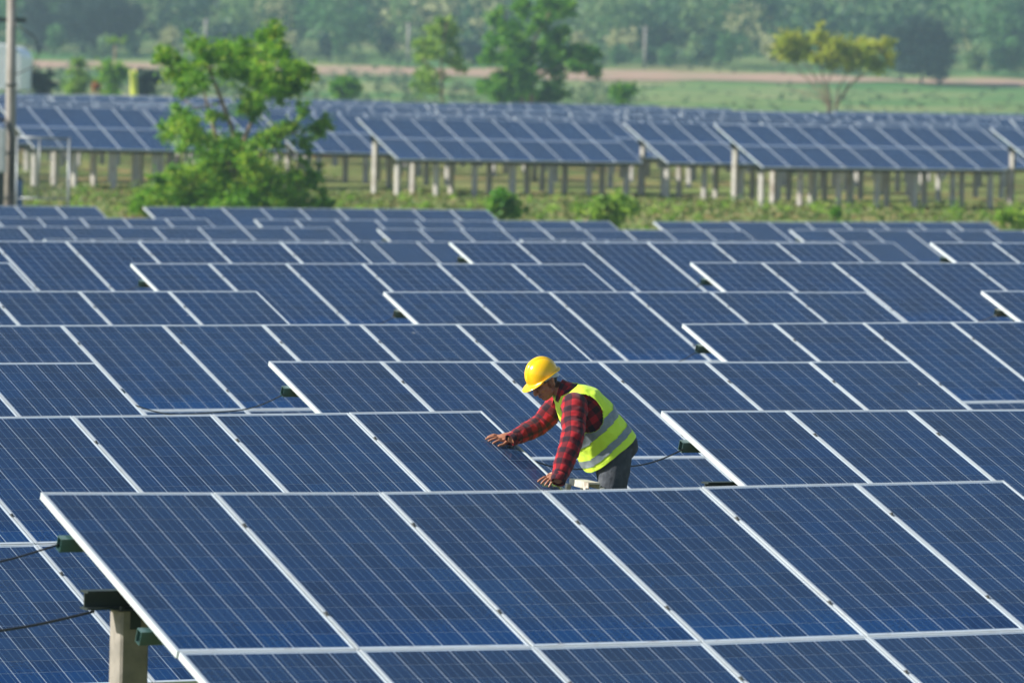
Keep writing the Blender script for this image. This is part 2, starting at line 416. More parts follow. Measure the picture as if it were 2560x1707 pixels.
FIT = {'A1':(-2.500,30.069,2.533,-0.00167), 'B1':(-5.586,35.712,2.518,0.00291), 'B2':(1.057,39.413,2.511,-0.00410), 'C0':(-8.533,39.799,2.600,0.0), 'C1':(-1.962,45.531,2.489,-0.00445),
 'D1':(-5.020,51.047,2.470,0.00236), 'D2':(1.637,54.214,2.496,0.00442), 'E1':(-8.085,56.441,2.516,0.00164), 'E2':(-1.398,60.848,2.488,0.00169), 'E3':(5.142,61.887,2.600,0.0),
 'F0':(-11.135,61.366,2.600,0.0), 'F1':(-4.518,66.478,2.544,0.00356), 'F2':(2.175,69.335,2.609,0.00274), 'G1':(-7.536,71.229,2.613,0.00057), 'G2':(-0.871,75.713,2.609,0.00479), 'G3':(5.705,77.301,2.702,0.00042),
 'P1':(-9.154,109.633,1.512,0.0), 'P2':(0.117,117.674,1.477,-0.0009), 'H1':(-12.060,115.856,1.534,0.00501), 'H2':(-2.973,122.082,1.515,0.00344), 'H3':(6.048,123.954,1.647,0.00334),
 'I1':(-14.926,120.909,1.556,0.00244), 'I2':(-5.887,127.447,1.527,0.00299), 'I3':(3.206,130.226,1.601,0.00635), 'J1':(-17.802,126.445,1.653,0.0008), 'J2':(-8.773,133.149,1.618,0.0006)}
LAB = {'A1': 'dusty blue solar array on a square concrete post in front of the worker',
 'B1': 'blue solar array that the bending worker leans his hands on',
 'B2': 'blue solar array directly behind the worker, its sunlit white end beside his legs',
 'C1': 'six-panel blue solar array whose top edge passes behind the yellow helmet'}
CELLS = {'A1': {(0,0):12, (1,0):12, (2,0):12, (3,0):12, (4,0):2}, 'B1': {(3,0):12, (4,0):12, (5,0):12, (2,0):12, (2,1):2}, 'B2': {(0,0):12, (1,0):12, (2,0):12}, 'C1': {(0,0):9, (1,0):9, (2,0):12, (3,0):12}}
ARR = {}
for k_, (x, y, z, s) in FIT.items():
    n = 6 if k_[0] in 'ABCDEFG' else 9
    ROWN = {'C': 'third', 'D': 'fourth', 'E': 'fifth', 'F': 'sixth', 'G': 'seventh', 'P': 'first', 'H': 'second', 'I': 'third', 'J': 'last'}.get(k_[0], 'second')
    if n == 6: lab, grp = LAB.get(k_, 'six-panel-wide blue solar array in the %s row, counting back from the front array' % ROWN), 'six-panel solar arrays of the %s row' % ROWN
    else: lab, grp = 'nine-panel-wide blue solar array in the %s low row below the grass bank' % ROWN, 'nine-panel solar arrays of the %s low row' % ROWN
    sag = [0, -.0, .016, .018, .011, .003, -.004] if k_ == 'A1' else None
    if k_ == 'A1': sag = [.014, .0, -.012, -.014, -.008, .0, .006]
    ARR[k_] = solar_array(k_, (x, y, z), s, n, lab, detail=2 if n == 6 else 1, cells=CELLS.get(k_), group=grp, sag=sag)
a = ARR['G1']; ARR['G0'] = solar_array('G0', a['o'] - U0 * 7.7, 0, 6, 'six-panel-wide blue solar array in the seventh row, counting back from the front array', detail=2, group='six-panel solar arrays of the seventh row')

# arrays on the far field, on tall concrete posts
PSI2 = R(24.0)
def far_o(perp, along, z):
    return (along * math.cos(PSI2) - perp * math.sin(PSI2), along * math.sin(PSI2) + perp * math.cos(PSI2), z)
PU9 = [.15 + 1.42 * q for q in range(7)]
fg = 'solar arrays on tall posts along the near edge of the far field'
K = [('K1', (-17.44, 189.8, 3.56), -.0038, 5, 'short five-panel-wide solar array on concrete posts behind the wire mesh gate', [.15, 1.55, 2.95, 4.4]),
     ('K0', far_o(186.5, 63.6, 3.5), 0, 9, 'blue solar array on concrete posts half hidden by the leafy tree', [.6, 4.5, 8.4]),
     ('K2', far_o(187.2, 73.3, 3.45), 0, 9, 'nine-panel blue solar array on tall posts, two rows behind the foremost on the bank', [.6, 4.5, 8.4]),
     ('K3', (-5.48, 192.76, 3.40), .0009, 9, 'nine-panel blue solar array on tall posts, one row behind the foremost on the bank', PU9),
     ('K4', far_o(178.0, 83.3, 3.42), 0, 9, 'nine-panel blue solar array on tall posts, one row behind the foremost on the bank', PU9),
     ('K4b', far_o(178.0, 93.4, 3.42), 0, 9, 'nine-panel blue solar array on tall posts, one row behind the foremost on the bank', [.6, 4.5, 8.4]),
     ('K5', (6.56, 187.76, 3.47), .0035, 9, 'nine-panel blue solar array on tall concrete posts, foremost above the grass bank', PU9),
     ('K6', far_o(169.2, 93.0, 3.52), 0, 9, 'nine-panel blue solar array on tall concrete posts, foremost above the grass bank', PU9),
     ('K7', far_o(187.2, 83.2, 3.45), 0, 9, 'nine-panel blue solar array on tall posts, two rows behind the foremost on the bank', [.6, 4.5, 8.4]),
     ('K8', far_o(187.2, 93.2, 3.45), 0, 9, 'nine-panel blue solar array on tall posts, two rows behind the foremost on the bank', [.6, 4.5, 8.4])]
for k_, o, s, n, lab, pu in K:
    solar_array(k_, o, s, n, lab, psi=PSI2, detail=1, group=fg + (' (%s)' % {'f': 'foremost', 'o': 'second', 't': 'third'}[lab.split('posts, ')[1][0]] if 'posts, ' in lab else ''), beam_v=(1.5, 3.62), post_u=pu)
# the rows behind: each array one mesh, shared
def far_array_mesh():
    L = ([], [], [], [], [])
    for j in range(2):
        for i in range(9): panel_mesh_into(*L, i * PW, -j * PH, True)
    U, V, nn = Vector((1, 0, 0)), Vector((0, -math.cos(TAU), -math.sin(TAU))), Vector((0, -math.sin(TAU), math.cos(TAU)))
    v = [U * a + V * -b + nn * c for a, b, c in L[0]]; f = L[1]; mi = L[2]; uc, up = L[3], L[4]
    mb = MB()
    for vv in RAIL_V: p = V * vv + nn * (-TH - .04); mb.bar(p + U * -.06, p + U * 9.2, .055, .08, 3)
    for vv in (1.5, 3.62):
        p = V * vv - Vector((0, 0, .25)); mb.bar(p + U * -.06, p + U * 9.2, .1, .1, 4)
        for q in (1.2, 7.9): c = p + U * q; mb.bar((c.x, c.y, -3.0), (c.x, c.y, c.z), .16, .16, 5, (math.cos(R(-52)), math.sin(R(-52)), 0))
    k = len(v); v += [Vector(a) for a in mb.v]; f += [tuple(i + k for i in q) for q in mb.f]; mi += mb.mi
    uc += [(0, 0)] * (4 * len(mb.f)); up += [(0, 0)] * (4 * len(mb.f))
    me = mesh('solar_array', v, f, [M_ALU, M_BACK, M_CELL, M_GREEN, M_DARK, M_CONC], False, mi); set_uv(me, uc, up); add_tint(me, len(f)); return me
ME_FAR = far_array_mesh()
perp = 196.5; rowi = 0
while perp < 318:
    st = random.uniform(-4, 4)
    for c in range(-8, 14):
        al = 73.4 + 10.0 * c + st; o = Vector(far_o(perp, al, 0)); e = Vector(far_o(perp, al + 9.1, 0))
        lim = .094
        if e.x / e.y < -lim or o.x / o.y > lim or e.y > 326: continue
        o.z = ground(o.x, o.y) + 2.62 + random.uniform(-.06, .1)
        a = obj('solar_array', ME_FAR, None, o, label='distant blue solar array in the packed rows deep in the far field', category='solar array', group='solar arrays deep in the far field')
        a.rotation_euler = (0, 0, PSI2)
    perp += random.uniform(8.2, 9.4); rowi += 1

# ------------------------------------------------------------------ cables sagging between neighbouring arrays
def cable(p, q, sag, label, r=.005):
    p, q = Vector(p), Vector(q); pts = []
    for i in range(25):
        t = i / 24; w = 4 * t * (1 - t); pts.append(p.lerp(q, t) - Vector((0, 0, sag * w * (1 + .12 * math.sin(t * 9)))))
    mb = MB(); mb.tube([a - p for a in pts], r, 6)
    obj('cable', mb.build('cable', M_CABLE, True), None, p, label=label, category='cable', group='black cables: ' + label)
def rail_end(k_, side, vv, dz=-.09):
    a = ARR[k_]; return a['o'] + a['U'] * (-.05 if side == 0 else a['N'] * PW + .04) + a['V'] * vv + a['n'] * dz
for a, b, s in (('C0', 'C1', .13), ('B1', 'B2', .12), ('D1', 'D2', .16), ('E1', 'E2', .15), ('E2', 'E3', .12), ('F0', 'F1', .12), ('F1', 'F2', .15), ('G1', 'G2', .15), ('G2', 'G3', .12)):
    cable(rail_end(a, 1, .55), rail_end(b, 0, .47), s, 'thin black cable sagging between neighbouring arrays of the %s solar row' % {'B': 'second', 'C': 'third', 'D': 'fourth', 'E': 'fifth', 'F': 'sixth', 'G': 'seventh'}[a[0]])
a1 = ARR['A1']; bp = a1['o'] + a1['U'] * -.04 + a1['V'] * .90 + Vector((0, 0, -.24))
cable(bp, bp + Vector((-1.55, -.6, -.13)), .06, 'black cable hanging from the dark beam end of the front solar array', .008)
cable(rail_end('A1', 0, .44), rail_end('A1', 0, .44) + Vector((-1.5, -.6, -.08)), .1, 'black cable leaving the upper green rail of the front solar array', .006)

# ------------------------------------------------------------------ the worker
ZM = 38.0
def PM(px, py, dz=0.0): return at(px, py, ZM - dz)
FA = R(18); FW = Vector((-math.cos(FA), -math.sin(FA), 0)); ZU = Vector((0, 0, 1)); LF = ZU.cross(FW)      # facing, up, his left
def ellipsoid(mb, c, ax, rad, n=20, mk=14):
    c = Vector(c); v = []; f = []
    for i in range(mk + 1):
        ph = math.pi * i / mk
        for j in range(n):
            t = 2 * math.pi * j / n
            v.append(c + ax[0] * rad[0] * math.sin(ph) * math.cos(t) + ax[1] * rad[1] * math.sin(ph) * math.sin(t) + ax[2] * rad[2] * math.cos(ph))
    f = [(i*n+j, i*n+(j+1) % n, (i+1)*n+(j+1) % n, (i+1)*n+j) for i in range(mk) for j in range(n)]
    mb.add(v, f)
def remeshed(name, mb, voxel, smooth_it, mats):
    me = mb.build(name + '_raw', mats, False); o = bpy.data.objects.new(name, me); COL.objects.link(o)
    md = o.modifiers.new('r', 'REMESH'); md.mode = 'VOXEL'; md.voxel_size = voxel
    sm = o.modifiers.new('s', 'SMOOTH'); sm.iterations = smooth_it; sm.factor = .5
    dg = bpy.context.evaluated_depsgraph_get(); me2 = bpy.data.meshes.new_from_object(o.evaluated_get(dg)); bpy.data.objects.remove(o)
    me2.materials.clear()
    for mt in mats: me2.materials.append(mt)
    me2.polygons.foreach_set('use_smooth', np.ones(len(me2.polygons), bool)); return me2
def spline(keys, m):
    """Catmull-Rom through vectors"""
    K_ = [np.array(k, float) for k in keys]; K_ = [2*K_[0]-K_[1]] + K_ + [2*K_[-1]-K_[-2]]; out = []
    nseg = len(K_) - 3
    for i in range(m):
        t = i / (m - 1) * nseg; s_ = min(int(t), nseg - 1); t -= s_
        a, b, c, d = K_[s_:s_+4]
        out.append(.5 * ((2*b) + (-a+c)*t + (2*a-5*b+4*c-d)*t*t + (-a+3*b-3*c+d)*t**3))
    return out
from mathutils import noise as mnoise

PITCH = R(33)
HF = FW * math.cos(PITCH) - ZU * math.sin(PITCH); HU = FW * math.sin(PITCH) + ZU * math.cos(PITCH); HL = HU.cross(HF)
# turn the head a little further into profile
_q = Matrix.Rotation(R(8), 3, 'Z'); HF = (_q @ HF).normalized(); HU = (_q @ HU).normalized(); HL = HU.cross(HF)
HC = PM(1363, 952, .06)
def hd(a, b, c): return HC + HF * a + HL * b + HU * c
HAX = (HF, HL, HU)
skin = MB()
ellipsoid(skin, hd(0, 0, .032), HAX, (.097, .076, .092))
ellipsoid(skin, hd(.030, 0, -.035), HAX, (.062, .060, .082))
ellipsoid(skin, hd(.052, 0, -.092), HAX, (.032, .036, .026))            # chin
ellipsoid(skin, hd(.010, 0, -.072), HAX, (.055, .058, .038))            # jaw
ellipsoid(skin, hd(.080, 0, .020), HAX, (.018, .052, .013))             # brow
for s in (-1, 1):
    ellipsoid(skin, hd(.066, s * .040, -.022), HAX, (.026, .024, .022))   # cheekbone
    ellipsoid(skin, hd(-.006, s * .078, -.012), (HF, HL, HU), (.021, .009, .034))      # ear
    ellipsoid(skin, hd(-.016, s * .083, .004), (HF, HL, HU), (.016, .008, .018))
    ellipsoid(skin, hd(.094, s * .011, -.040), HAX, (.013, .010, .010))   # nostril wing
skin.tube([hd(.088, 0, .014), hd(.098, 0, -.008), hd(.110, 0, -.030), hd(.113, 0, -.037), hd(.100, 0, -.046)], [.009, .010, .012, .012, .009], 10)
ellipsoid(skin, hd(.086, 0, -.063), HAX, (.014, .026, .0065)); ellipsoid(skin, hd(.083, 0, -.075), HAX, (.014, .023, .0075))
NECK = PM(1402, 972, .05)
skin.tube([hd(-.018, 0, -.03), hd(-.036, 0, -.078), NECK, PM(1420, 995, .04)], [.050, .053, .058, .075], 18)

# spine rings in photo pixels: centre x, y, half depth (m), half width (m), dz
SP = [(1405, 964, .060, .068, .05), (1423, 983, .100, .150, .04), (1451, 1011, .150, .198, .02), (1476, 1054, .176, .195, 0.0), (1507, 1098, .180, .190, -.03), (1526, 1127, .186, .196, -.04)]
DN = (FW * -.58 - ZU * .81).normalized(); BK = (FW * -.81 + ZU * .58).normalized()
def torso_rings(m, scale, t0=0.0, t1=1.0):
    full = spline(SP, 200); out = []
    for i in range(m):
        t = t0 + (t1 - t0) * i / (m - 1); k = full[min(199, int(round(t * 199)))]
        out.append((PM(k[0], k[1], k[4]), k[2] * scale, k[3] * scale, t))
    return out
def torso_mesh(name, mats, m, n, scale, t0, t1, wr, hole=None, thick=0, uvk=1.0, seed=0, drape=None, pick=None):
    rings = torso_rings(m, scale, t0, t1); v = []; uv = []
    for i, (c, a, b, t) in enumerate(rings):
        for j in range(n):
            th = 2 * math.pi * j / n; ca, sa = math.cos(th), math.sin(th); e = .82
            x = math.copysign(abs(ca) ** e, ca); y = math.copysign(abs(sa) ** e, sa)
            p = c + BK * (a * x) + LF * (b * y)
            if drape: p = p + drape(t, ca, sa)
            q = p * 9.0; w = mnoise.noise(Vector((q.x * 1.0 + seed, q.y, q.z))) + .5 * mnoise.noise(q * 2.3)
            nrm = (BK * (ca / max(a, .02)) + LF * (sa / max(b, .02))).normalized()
            p = p + nrm * (w * wr); v.append(p); uv.append((th * (a + b) / 2, t * .66))
    f = []; fm = []
    for i in range(m - 1):
        for j in range(n):
            q = (i*n+j, i*n+(j+1) % n, (i+1)*n+(j+1) % n, (i+1)*n+j)
            c = (v[q[0]] + v[q[2]]) * .5
            if hole and hole(c): continue
            f.append(q); fm.append(pick((rings[i][3] + rings[i+1][3]) / 2, math.cos(2*math.pi*(j+.5)/n)) if pick else 0)
    me = mesh(name, v, f, mats, True, fm); ul = me.uv_layers.new(name='UVMap')
    ul.data.foreach_set('uv', np.array([uv[me.loops[l].vertex_index] for l in range(len(me.loops))], np.float32).reshape(-1)); return me
def sleeve(name, mats, keys, m=90, n=40, wr=.006, seed=0):
    """keys: (point, radius); a wrinkled cloth tube with metres as UV"""
    ks = spline([(*k[0], k[1]) for k in keys], m); v = []; uv = []; L = 0; ref = LF
    for i, k in enumerate(ks):
        c = Vector(k[:3]); d = Vector(ks[min(i+1, m-1)][:3]) - Vector(ks[max(i-1, 0)][:3]); d.normalize()
        if i: L += (c - Vector(ks[i-1][:3])).length
        a = (ref - d * ref.dot(d)).normalized(); b = d.cross(a)
        for j in range(n):
            th = 2 * math.pi * j / n; o_ = a * math.cos(th) + b * math.sin(th)
            w = mnoise.noise(Vector((math.cos(th) * 1.4 + seed, math.sin(th) * 1.4, L * 26))) * 1.0 + mnoise.noise(Vector((math.cos(th) * 3 + seed, math.sin(th) * 3 + L * 9, L * 55))) * .55
            v.append(c + o_ * (k[3] + w * wr * (1.0 if i > 3 else .4))); uv.append((th * .065, L))
    f = [(i*n+j, i*n+(j+1) % n, (i+1)*n+(j+1) % n, (i+1)*n+j) for i in range(m-1) for j in range(n)]
    return v, f, uv
# arms: shoulder, elbow, wrist
LSH, LEL, LWR = PM(1436, 1015, .20), PM(1432, 1092, .36), PM(1396, 1199, .545)
RSH, REL, RWR = PM(1398, 1008, -.16), PM(1349, 1062, -.14), PM(1280, 1098, .005)
skin.tube([LSH, LEL, LWR], [.050, .042, .030], 14); skin.tube([RSH, REL, RWR], [.050, .042, .030], 14)
b1 = ARR['B1']; UB, VB, NB = b1['U'], b1['V'], b1['n']
def on_b1(px, py, h=0.0):
    C0 = Vector((0, 0, CAM_H)); d = at(px, py, 1.0) - C0; t = (b1['o'] - C0).dot(NB) / d.dot(NB); return C0 + d * t + NB * h
def hand(wrist, knuckle, tips, thumb, nrm, r=.0088):
    """palm from wrist to the knuckle line; fingers arch up and come down on the tips"""
    kc = sum(knuckle, Vector()) / 4; fwd = (kc - wrist).normalized(); sd = nrm.cross(fwd).normalized()
    ellipsoid(skin, wrist.lerp(kc, .55), (fwd, sd, nrm), ((kc - wrist).length * .56, .040, .017))
    ellipsoid(skin, wrist.lerp(kc, .85), (fwd, sd, nrm), (.025, .041, .013))
    for k_, t_ in zip(knuckle, tips):
        m1 = k_.lerp(t_, .42) + nrm * .013; m2 = k_.lerp(t_, .74) + nrm * .008
        skin.tube([k_.lerp(wrist, .22), k_, m1, m2, t_, t_ + (t_ - m2).normalized() * .004], [r, r * 1.06, r, r * .93, r * .82, r * .45], 9)
    p0, p1, p2 = thumb
    skin.tube([p0, p0.lerp(p1, .5) + nrm * .004, p1, p1.lerp(p2, .6), p2], [.014, .0125, .0112, .0100, .0070], 9)
# his right hand, flat on the glass
wr_ = on_b1(1279, 1100, .045); fd = (-UB * .97 - VB * .16).normalized(); sd_ = VB
kn = [on_b1(1249, 1106, .030) + fd * a + sd_ * b for a, b in ((-.004, -.046), (.004, -.018), (.004, .010), (-.004, .037))]
tp = [on_b1(1249, 1106, .009) + fd * a + sd_ * b for a, b in ((.062, -.060), (.090, -.025), (.086, .008), (.070, .044))]
hand(wr_, kn, tp, (on_b1(1270, 1108, .030) + sd_ * .018, on_b1(1255, 1114, .018) + sd_ * .02, on_b1(1241, 1115, .010) + sd_ * .02), NB)
skin.tube([RWR, wr_, wr_.lerp(kn[1], .3)], [.029, .027, .020], 12)
# his left hand, on the panel's edge
wl = on_b1(1394, 1204, .055); fd = (-UB * .96 + VB * .10).normalized()
kc = on_b1(1374, 1211, .040)
kn = [kc + fd * a + sd_ * b for a, b in ((.004, -.032), (.008, -.010), (.004, .013), (-.006, .036))]
tp = [kc - NB * .031 + fd * a + sd_ * b for a, b in ((.075, -.040), (.066, -.005), (.052, .025), (.034, .052))]
hand(wl, kn, tp, (wl - sd_ * .022 + fd * .012, wl - sd_ * .052 + fd * .038 - NB * .02, wl - sd_ * .056 + fd * .066 - NB * .036), NB)
skin.tube([LWR, wl, wl.lerp(kc, .3)], [.030, .028, .022], 12)
# body inside the clothes
for c, a, b, t in torso_rings(6, .60, .2, 1.0): ellipsoid(skin, c, (BK, LF, DN), (a, b, .08), 16, 10)
HIPC = PM(1532, 1128, -.045)
def leg_pts(s):
    return [HIPC + LF * (s * .085), PM(1524 + (0 if s > 0 else 14), 1262, s * .10 - .03), PM(1535 + (0 if s > 0 else 16), 1405, s * .10 - .05)]
for s in (1, -1):
    lp = leg_pts(s); skin.tube(lp, [.070, .050, .038], 14)
    ellipsoid(skin, lp[2] + FW * .06 - ZU * .05, (FW, LF, ZU), (.11, .04, .035), 14, 8)
def skin_material():
    m, nt, b = mat('skin', (.32, .14, .075), .42, 0, .4); k = NT(nt)
    c = k.n('Attribute', attribute_name='skin').outputs['Color']; geo = k.n('NewGeometry').outputs['Position']
    n1 = k.noise(geo, 90, 3); c2 = k.mix(k.math('MULTIPLY', n1, .25), c, (.22, .085, .045)); k.l(c2, b.inputs['Base Color'])
    b.inputs['Subsurface Weight'].default_value = .08; b.inputs['Subsurface Radius'].default_value = (.012, .005, .003); b.inputs['Subsurface Scale'].default_value = .5
    return m
M_SKIN = skin_material()
me_body = remeshed('person', skin, .0032, 3, [M_SKIN])
co = np.empty(len(me_body.vertices) * 3, np.float32); me_body.vertices.foreach_get('co', co); co = co.reshape(-1, 3)
rel = co - np.array(HC); la, lb, lc = rel @ np.array(HF), rel @ np.array(HL), rel @ np.array(HU)
colr = np.tile(np.array([.36, .155, .085, 1.0], np.float32), (len(co), 1))
def paint(mask, c): colr[mask, :3] = colr[mask, :3] * .2 + np.array(c) * .8
head = (np.abs(la) < .16) & (np.abs(lb) < .1) & (np.abs(lc) < .16)
ab = np.abs(lb)
paint(head & (la > .066) & (np.abs(lc - .021 - .10 * (ab - .03)) < .0055) & (ab > .010) & (ab < .050), (.012, .009, .008))      # eyebrows
paint(head & (la > .060) & (np.abs(lc + .004 + .06 * np.abs(ab - .031)) < .0040) & (ab > .017) & (ab < .046), (.02, .012, .01))  # lowered lashes
paint(head & (la > .07) & (lc > -.0835) & (lc < -.058) & (ab < .025), (.27, .085, .065))                                        # lips
paint(head & (la > .085) & (np.abs(lc + .069) < .0020) & (ab < .024), (.06, .02, .02))
paint(head & (la > .078) & (lc > -.0585) & (lc < -.0505) & (ab < .026), (.05, .028, .022))                                      # thin moustache
sb = head & (la > -.01) & (la < .022) & (ab > .045) & (lc > -.045) & (lc < .02); colr[sb, :3] *= .55                             # sideburn
hr = head & (la < -.022) & (lc > -.072 + .25 * np.maximum(0, la + .05)) & (ab < .082); paint(hr, (.012, .010, .010))
a_ = me_body.color_attributes.new('skin', 'FLOAT_COLOR', 'POINT'); a_.data.foreach_set('color', colr.reshape(-1))
person = obj('person', me_body, None, None, label='worker in yellow hard hat, lime vest and red checked shirt leaning onto a solar panel', category='person')

def plaid_material():
    m, nt, b = mat('red_black_check_flannel', (.4, .02, .03), .9, 0, .15); k = NT(nt)
    uv = k.n('UVMap', uv_map='UVMap').outputs[0]; sp = k.n('SeparateXYZ'); k.l(uv, sp.inputs[0])
    geo = k.n('NewGeometry').outputs['Position']; wb = k.math('MULTIPLY', k.math('SUBTRACT', k.noise(geo, 18, 2), .5), .16)
    def sq(x): return k.math('GREATER_THAN', k.math('FRACT', k.math('ADD', k.math('DIVIDE', x, .084), wb)), .5)
    a, c = sq(sp.outputs[0]), sq(sp.outputs[1])
    col = k.mix(a, (.38, .010, .016), (.11, .008, .013)); col2 = k.mix(a, (.12, .008, .014), (.008, .008, .015))
    col = k.mix(c, col, col2); col = k.mix(k.math('MULTIPLY', k.noise(geo, 260, 2), .35), col, (.10, .02, .03))
    k.l(col, b.inputs['Base Color']); b.inputs['Sheen Weight'].default_value = .15; k.bump(k.noise(geo, 300, 2), .25, .002, b); return m
M_PLAID = plaid_material()
v1, f1, u1 = sleeve('l', None, [(LSH + (LSH-LEL)*.10 - LF*.05, .070), (LSH, .088), (LSH.lerp(LEL, .5), .082), (LEL, .078), (LEL.lerp(LWR, .45), .072), (LWR.lerp(LEL, .12), .056), (LWR + (LWR-LEL)*.05, .047)], seed=0, wr=.0085)
v2, f2, u2 = sleeve('r', None, [(RSH + LF*.06, .070), (RSH, .078), (RSH.lerp(REL, .5), .074), (REL, .070), (REL.lerp(RWR, .5), .062), (RWR.lerp(REL, .12), .050), (RWR, .043)], seed=5, wr=.008)
me_t = torso_mesh('shirt', [M_PLAID], 60, 64, .90, .03, .97, .006, seed=3)
vt = [v.co.copy() for v in me_t.vertices]; ft = [tuple(p.vertices) for p in me_t.polygons]
ut = {}; ul = me_t.uv_layers[0].data
for p in me_t.polygons:
    for li in p.loop_indices: ut[me_t.loops[li].vertex_index] = tuple(ul[li].uv)
ut = [ut.get(i, (0, 0)) for i in range(len(vt))]
V_, F_, UV_ = list(vt), list(ft), list(ut)
for vv, ff, uu in ((v1, f1, u1), (v2, f2, u2)):
    k0 = len(V_); V_ += vv; F_ += [tuple(i + k0 for i in q) for q in ff]; UV_ += uu
me_s = mesh('shirt', V_, F_, [M_PLAID], True); ul = me_s.uv_layers.new(name='UVMap')
ul.data.foreach_set('uv', np.array([UV_[l.vertex_index] for l in me_s.loops], np.float32).reshape(-1))
shirt = obj('shirt', me_s, person, label='red and black checked long-sleeved shirt')
# stand-up collar with a folded point at the throat
def collar():
    v = []; uv = []; f = []; n = 40; base = PM(1405, 975, .05); axis = (hd(-.035, 0, -.05) - base).normalized()
    bk = (BK - axis * BK.dot(axis)).normalized(); lt = axis.cross(bk)
    for i in range(7):
        t = i / 6
        for j in range(n + 1):
            th = -math.pi + 2 * math.pi * (j / n); ca, sa = math.cos(th), math.sin(th)
            fr = (1 - ca) / 2                                    # 1 at the front
            r = .063 + .012 * (1 - t) + .010 * fr * t + .004 * mnoise.noise(Vector((th * 2, t * 3, 0)))
            h = -.035 + t * (.072 - .040 * fr)
            v.append(base + bk * ca * r * 1.02 + lt * sa * r + axis * h - bk * .012 * fr); uv.append((th * .07, t * .09))
    w = n + 1
    f = [(i*w+j, i*w+j+1, (i+1)*w+j+1, (i+1)*w+j) for i in range(6) for j in range(n)]
    me = mesh('collar', v, f, [M_PLAID], True); u_ = me.uv_layers.new(name='UVMap')
    u_.data.foreach_set('uv', np.array([uv[l.vertex_index] for l in me.loops], np.float32).reshape(-1)); return me
obj('collar', collar(), shirt)
# cuffs
def cuff(w, e, r):
    d = (w - e).normalized(); mb = MB(); mb.tube([w - d * .055, w - d * .05, w + d * .005, w + d * .008], [r * .98, r * 1.06, r * 1.02, r * .9], 28, 0, False)
    me = mb.build('cuff', M_PLAID, True); u_ = me.uv_layers.new(name='UVMap')
    u_.data.foreach_set('uv', np.array([((l.vertex_index % 28) / 28 * .25, (l.vertex_index // 28) * .03) for l in me.loops], np.float32).reshape(-1)); return me
obj('cuff', cuff(LWR + (LWR-LEL)*.04, LEL, .050), shirt); obj('cuff', cuff(RWR + (RWR-REL)*.06, REL, .046), shirt)

def vest_material(name, base, trans):
    m = bpy.data.materials.new(name); m.use_nodes = True; nt = m.node_tree; k = NT(nt); b = nt.nodes['Principled BSDF']; out = nt.nodes['Material Output']
    b.inputs['Base Color'].default_value = (*base, 1); b.inputs['Roughness'].default_value = .65; b.inputs['Sheen Weight'].default_value = .1
    geo = k.n('NewGeometry').outputs['Position']; k.bump(k.noise(geo, 14, 4), .35, .02, b)
    t = k.n('BsdfTranslucent'); t.inputs[0].default_value = (*base, 1); mx = k.n('MixShader'); mx.inputs[0].default_value = trans
    k.l(b.outputs[0], mx.inputs[1]); k.l(t.outputs[0], mx.inputs[2]); k.l(mx.outputs[0], out.inputs['Surface']); return m
M_VEST = vest_material('fluorescent_lime_fabric', (.72, 1.0, .05), .12)
M_BAND = mottled('grey_reflective_tape', (.17, .21, .23), (.22, .26, .28), 30, .5, .2)
ARMC_L = PM(1456, 1032, .15); ARMC_R = PM(1420, 1020, -.2)
def armhole(c):
    for C_, s in ((ARMC_L, 1), (ARMC_R, -1)):
        d = c - C_
        if (c - PM(1450, 1030, 0)).dot(LF) * s > .04:
            a, b = d.dot(BK), d.dot(DN)
            if (a / .115) ** 2 + (b / .138) ** 2 < 1: return True
    return False
def drape(t, ca, sa):      # the hem hangs lower in front, away from the chest
    k = max(0.0, -ca) * smooth(.45, 1.0, t); return -ZU * float(k) * .035 + FW * float(k) * .004
def band_pick(t, ca):
    u_ = t - .03 * (1 - ca) * .5
    return 1 if (.560 < u_ < .650 or .775 < u_ < .865) else 0
me_v = torso_mesh('safety_vest', [M_VEST], 110, 140, 1.04, .11, 1.0, .013, armhole, seed=9, drape=drape)
vest = obj('safety_vest', me_v, person, label='sleeveless lime yellow safety vest'); sm = vest.modifiers.new('t', 'SOLIDIFY'); sm.thickness = .004; sm.offset = -1
for lo, hi in ((.560, .650), (.775, .865)):
    pk = lambda t, ca, lo=lo, hi=hi: 0
    full = torso_mesh('b', [M_BAND], 110, 140, 1.04, .11, 1.0, .013, armhole, seed=9, drape=drape)
    n_ = 140; keep = []
    # the tape follows the cloth, a few millimetres proud, dipping a little towards the front
    vs = [v.co.copy() for v in full.vertices]; fs = []
    full.calc_loop_triangles(); full.update()
    for p in full.polygons:
        i = p.vertices[0]; t = .11 + (1 - .11) * (i // n_) / 109; ca = math.cos(2 * math.pi * ((i % n_) + .5) / n_)
        u_ = t - .05 * (1 - ca) * .5
        if lo < u_ < hi: fs.append(tuple(p.vertices))
    vn = [v.normal.copy() for v in full.vertices]; used = sorted({i for q in fs for i in q}); mp = {a: b for b, a in enumerate(used)}
    cen = PM(1480, 1060, 0)
    vv = []
    for i in used:
        t = .11 + .89 * (i // n_) / 109; ax = PM(*[float(x) for x in np.array(spline(SP, 200)[int(t * 199)])[[0, 1, 4]]])
        vv.append(vs[i] + (vs[i] - ax).normalized() * .004)
    me = mesh('reflective_band', vv, [tuple(mp[i] for i in q) for q in fs], [M_BAND], True)
    obj('reflective_band', me, vest)

